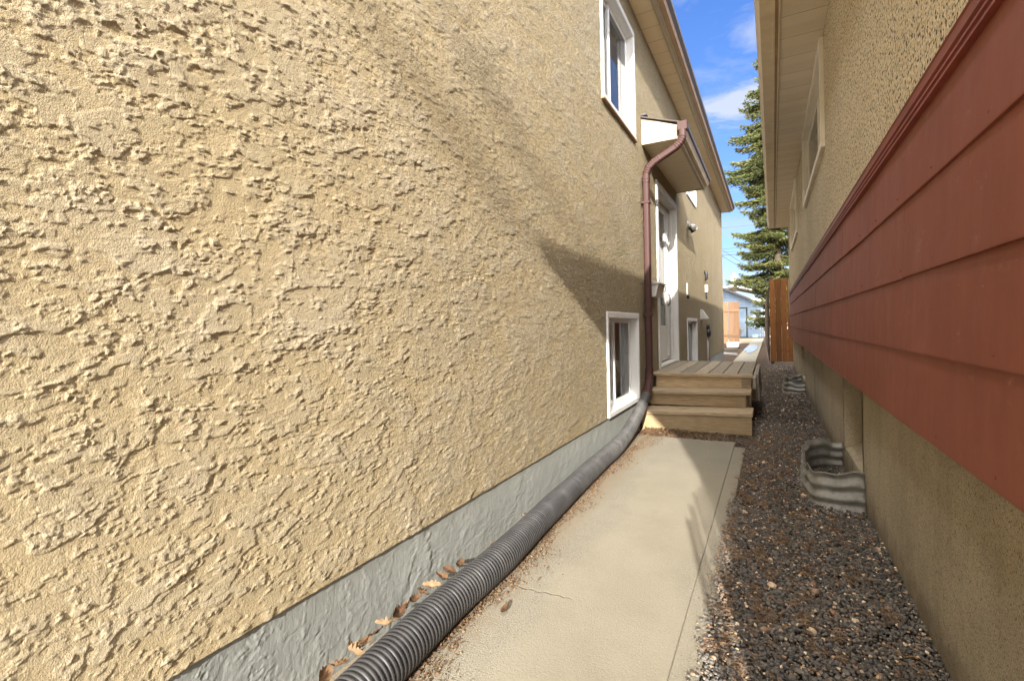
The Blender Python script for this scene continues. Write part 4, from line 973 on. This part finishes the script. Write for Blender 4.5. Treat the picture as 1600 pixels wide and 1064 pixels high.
t = thing('yard_fence', 'long dark weathered fence run seen edge-on behind the brown cedar panel', 'fence', (-.1, 22, G))
for k in range(60): MB().box(-.03 - k * .004, -.01 - k * .004, 15.0 + k * .30, 15.27 + k * .30, G + .04, .95, .004).build('board', 'bark', t)
for z in (-.7, .5): MB().box(-.008, .03, 15.0, 33, z, z + .09, fn=lambda x, y, z: (x - (y - 15) * .0133, y, z)).build('rail', 'oldwood', t)
e = MB(); R = random.Random(8); ring = [(-.72 + .26 * math.cos(a) * R.uniform(.8, 1.15), 23.5 + 3.6 * math.sin(a) * R.uniform(.8, 1.15)) for a in np.linspace(0, 2 * math.pi, 26)[:-1]]
e.prism(ring, 'z', G + .001, G + .022); tag(e.build('ice_patch', 'ice'), 'thin bluish ice patch lying on the shaded back path', 'ice')

# ================================================================== GARAGE AND HOUSE BEYOND
t = thing('garage', 'blue lap-sided garage with low gable roof beyond the cedar fence', 'garage', (-2.5, 42, G))
e = MB(); pk = (-5.2, 3.55); e.prism([(-9.8, G), (-.42, G), (-.42, 1.30), pk, (-9.8, 1.30)], 'y', 42, 48); e.build('wall', 'blue', t)
e = MB(); e.prism([(-.15, 1.17), (-.15, 1.30), (pk[0], pk[1] + .28), (-10.2, 1.30), (-10.2, 1.17), (pk[0], pk[1] + .06)], 'y', 41.6, 48.3); e.build('roof', 'roofedge', t)
e = MB(); e.box(-2.25, -1.62, 41.95, 41.99, -1.05, 1.13); e.build('door', 'blue', t)
e = MB(); e.box(-2.33, -2.25, 41.93, 41.985, G, 1.21); e.box(-1.62, -1.54, 41.93, 41.985, G, 1.21); e.box(-2.25, -1.62, 41.93, 41.985, 1.13, 1.21); e.build('door_frame', 'dark', t)
e = MB(); e.box(-.95, -.60, 41.95, 41.985, .2, 1.0); e.build('window', 'dark', t)
t = thing('far_house', 'distant pale house with shallow white roof and brick chimney', 'house', (-3, 60, G))
e = MB(); e.box(-12, 1.2, 58, 66, G, 2.6); e.build('wall', 'pale', t)
e = MB(); e.prism([(1.8, 2.55), (1.8, 2.7), (-3.4, 4.1), (-12.6, 2.7), (-12.6, 2.5), (-3.4, 3.95)], 'y', 57.5, 66.5); rf = e.build('roof', 'pale', t)
e = MB(); e.box(-3.75, -3.2, 60, 60.8, 3.6, 5.2); e.box(-3.82, -3.13, 59.9, 60.9, 5.2, 5.32); e.box(-3.6, -3.35, 60.2, 60.5, 5.32, 5.65); e.build('chimney', 'brick', rf)
t = thing('picket_fence', 'low pale picket fence right of the blue garage', 'fence', (.5, 40, G))
for k in range(14): MB().box(-.36 + k * .17, -.36 + k * .17 + .12, 40, 40.03, G + .05, .75, .01).build('picket', 'pale', t)
for z in (-.7, .35): MB().box(-.4, 2.1, 40.035, 40.08, z, z + .09).build('rail', 'pale', t)

# ================================================================== TREES
def leafcloud(P, D, size, wid):
    n = len(P); sd = rng.standard_normal((n, 3)); sd -= D * (sd * D).sum(1)[:, None]; sd /= np.linalg.norm(sd, axis=1)[:, None]
    L_ = size * rng.uniform(.6, 1.4, n); W = wid * rng.uniform(.6, 1.4, n)
    V = np.stack([P - D * (L_ * .3)[:, None], P + sd * W[:, None], P + D * (L_ * .8)[:, None], P - sd * W[:, None]], 1)
    return V.reshape(-1, 3), np.arange(n * 4).reshape(n, 4)
TX, TY = .40, 29.0
t = thing('spruce_tree', 'tall spruce with drooping ragged branches behind the fence', 'tree', (TX, TY, G))
e = MB(); e.tube([(TX, TY, G), (TX + .03, TY, 4), (TX - .02, TY, 9), (TX, TY, 16.3)], [.22, .17, .10, .02], 10); e.build('trunk', 'bark', t, True)
PPs, DDs, RRs = [], [], []; lim = MB(); z = .2; R = random.Random(3)
while z < 16.1:
    f_ = (z + 1) / 17.2; rmax = (2.5 if f_ < .55 else 2.5 * (1 - f_) / .45 * 1.02 + .15) * (.72 + .28 * math.sin(z * 1.7) ** 2)
    if z < 2: rmax = 1.5
    for k in range(R.randint(4, 6)):
        az_ = R.uniform(0, 2 * math.pi); Ln = rmax * R.uniform(.6, 1.08); n = max(4, int(Ln / .16)); pts = []
        for i in range(n + 1):
            q = i / n; rr = Ln * q; drop = -.35 * Ln * q + .26 * Ln * q * q * q
            pts.append(Vector((TX + math.cos(az_) * rr, TY + math.sin(az_) * rr, z + drop)))
        lim.tube(pts, [.035 * (1 - i / (n + 1)) + .006 for i in range(n + 1)], 5)
        tone = R.uniform(0, .45)
        for i in range(1, n + 1):
            q = i / n; fw = (pts[i] - pts[i - 1]).normalized(); w_ = .10 + .42 * math.sin(math.pi * min(q * .85 + .12, 1)) * min(1, Ln / 1.6)
            m2 = int(38 * w_ / .3 + 8)
            for j in range(m2):
                sdv = Vector((-fw.y, fw.x, 0)); so_ = R.uniform(-1, 1) * w_; hang = -abs(R.gauss(0, .11)) - .05 * abs(so_)
                p = pts[i] + sdv * so_ + fw * R.uniform(-.08, .10) + Vector((0, 0, hang + R.uniform(-.01, .05)))
                d = (fw * .8 + sdv * (so_ / max(w_, .01)) * .8 + Vector((0, 0, R.uniform(-.7, .1)))).normalized()
                PPs.append(p); DDs.append(d); RRs.append(min(1, max(0, tone + R.uniform(0, .45) + .15 * (hang > -.04))))
    z += R.uniform(.22, .40)
lim.build('limbs', 'bark', t)
V, Fc = leafcloud(np.array(PPs), np.array(DDs), .12, .030)
fast_mesh('crown', V, Fc, 'spruce', t, False, {'rnd': np.repeat(np.array(RRs), 4)})
t = thing('cedar_bush', 'bright yellow-green cedar showing above the brown fence panel', 'bush', (1.6, 22, G))
e = MB(); e.tube([(1.25, 22, G), (1.25, 22, 1.9)], [.06, .02], 8); e.build('trunk', 'bark', t)
n = 9000; a = rng.uniform(0, 6.28, n); zz = rng.uniform(-1, 2.35, n); rr = (.62 * np.clip((2.45 - zz) / 1.3, 0, 1) ** .6) * rng.uniform(.55, 1.1, n) * (1 + .18 * np.sin(a * 5 + zz * 4))
P = np.stack([1.25 + np.cos(a) * rr, 22 + np.sin(a) * rr, zz], -1); D = np.stack([np.cos(a) * .5, np.sin(a) * .5, np.full(n, .8)], -1) + rng.normal(0, .3, (n, 3)); D /= np.linalg.norm(D, axis=1)[:, None]
V, Fc = leafcloud(P, D, .09, .03); fast_mesh('foliage', V, Fc, 'cedarleaf', t, False, {'rnd': np.repeat(rng.random(n), 4)})
# bare shrubs beside the garage
for (bx, by, h_, lb) in ((-.15, 36, 1.7, 'bare twiggy shrub in front of the pale picket fence'), (-2.0, 38, .9, 'low bare shrub at the foot of the blue garage wall')):
    t = thing('twiggy_shrub', lb, 'shrub', (bx, by, G)); e = MB(); R = random.Random(int(by))
    for k in range(60):
        a = R.uniform(0, 6.28); q = R.uniform(.1, .55) * h_; p1 = Vector((bx + math.cos(a) * q * .5, by + math.sin(a) * q * .5, G + h_ * R.uniform(.3, .6))); p2 = p1 + Vector((math.cos(a) * q * .6, math.sin(a) * q * .6, h_ * R.uniform(.15, .45)))
        e.tube([(bx, by, G), p1, p2], [.02, .014, .006], 4)
        for j in range(3): p = p1.lerp(p2, R.random()); e.tube([p, p + Vector((R.uniform(-.25, .25), R.uniform(-.2, .2), R.uniform(0, .3)))], [.008, .004], 3)
    e.build('stem', 'oldwood', t)

# ================================================================== POWER LINES
def wire(z, y, lb, sag=.3, r=.022, dz=0):
    e = MB(); e.tube([(x, y, z + sag * (x / 25) ** 2 + dz * x) for x in np.linspace(-26, 26, 27)], r, 6)
    tag(e.build('power_line', 'black'), lb, 'power line', 'overhead power lines beyond the yard')
wire(8.95, 50, 'thin single overhead wire, topmost and apart from the others', r=.014)
wire(6.98, 50, 'upper thick overhead wire of the close lower set'); wire(6.66, 50, 'middle thin overhead wire of the close lower set', r=.014); wire(6.38, 50, 'lowest thick overhead wire of the close lower set', r=.028)
for k, (zz, lb) in enumerate(((5.6, 'upper drooping service cable running down to the right'), (5.2, 'lower drooping service cable running down to the right'))):
    e = MB(); e.tube([(-9, 45, zz + 3.4), (-6, 44.5, zz + 1.6), (-3.3, 44, zz + .4 - .1 * k), (-1.7, 43.7, zz - .9), (0, 43.4, zz - 1.5), (3, 43, zz - 1.9)], .018, 6)
    tag(e.build('service_cable', 'black'), lb, 'cable')
# bare tree across the street, behind the camera: its limbs throw the soft broad bands on the stucco
t = thing('street_tree', 'bare boulevard tree across the street behind the viewer', 'tree', (10, -24, G)); S3 = Vector((-1, 4.4, -1.62))
def onwall(px_, py_):
    x = (px_ - PX) / F; y = -(py_ - PY) / F; u = x * cr + y * sr; v = -x * sr + y * cr; d = Vector((-s_ + u * c_, c_ + u * s_, v)); return d * (WL / d.x)
e = MB()
def limb(a, b, k, r0, r1, ext=.6):
    A = onwall(*a) - S3 * k; B = onwall(*b) - S3 * k; d = (B - A); P0 = A - d * ext; P1 = B + d * ext
    e.tube([P0, A + Vector((0, .3, .05)), B - Vector((0, .2, .04)), P1], [r0, r0, r1, r1 * .6], 8); return P0
ps = [limb((590, 60), (770, 300), 5.6, .022, .017, .2), limb((690, 20), (800, 200), 6.0, .019, .015, .2)]
base = Vector((10.0, -24.0, G)); crotch = Vector((9.8, -24.0, 9.0))
for q in ps: e.tube([crotch, (crotch + q) / 2 + Vector((0, 0, .3)), q], [.035, .025, .024], 8)
e.tube([base, base + Vector((.1, 0, 3)), crotch + Vector((0, 0, .05))], [.26, .2, .12], 10)
e.build('trunk', 'bark', t, True)
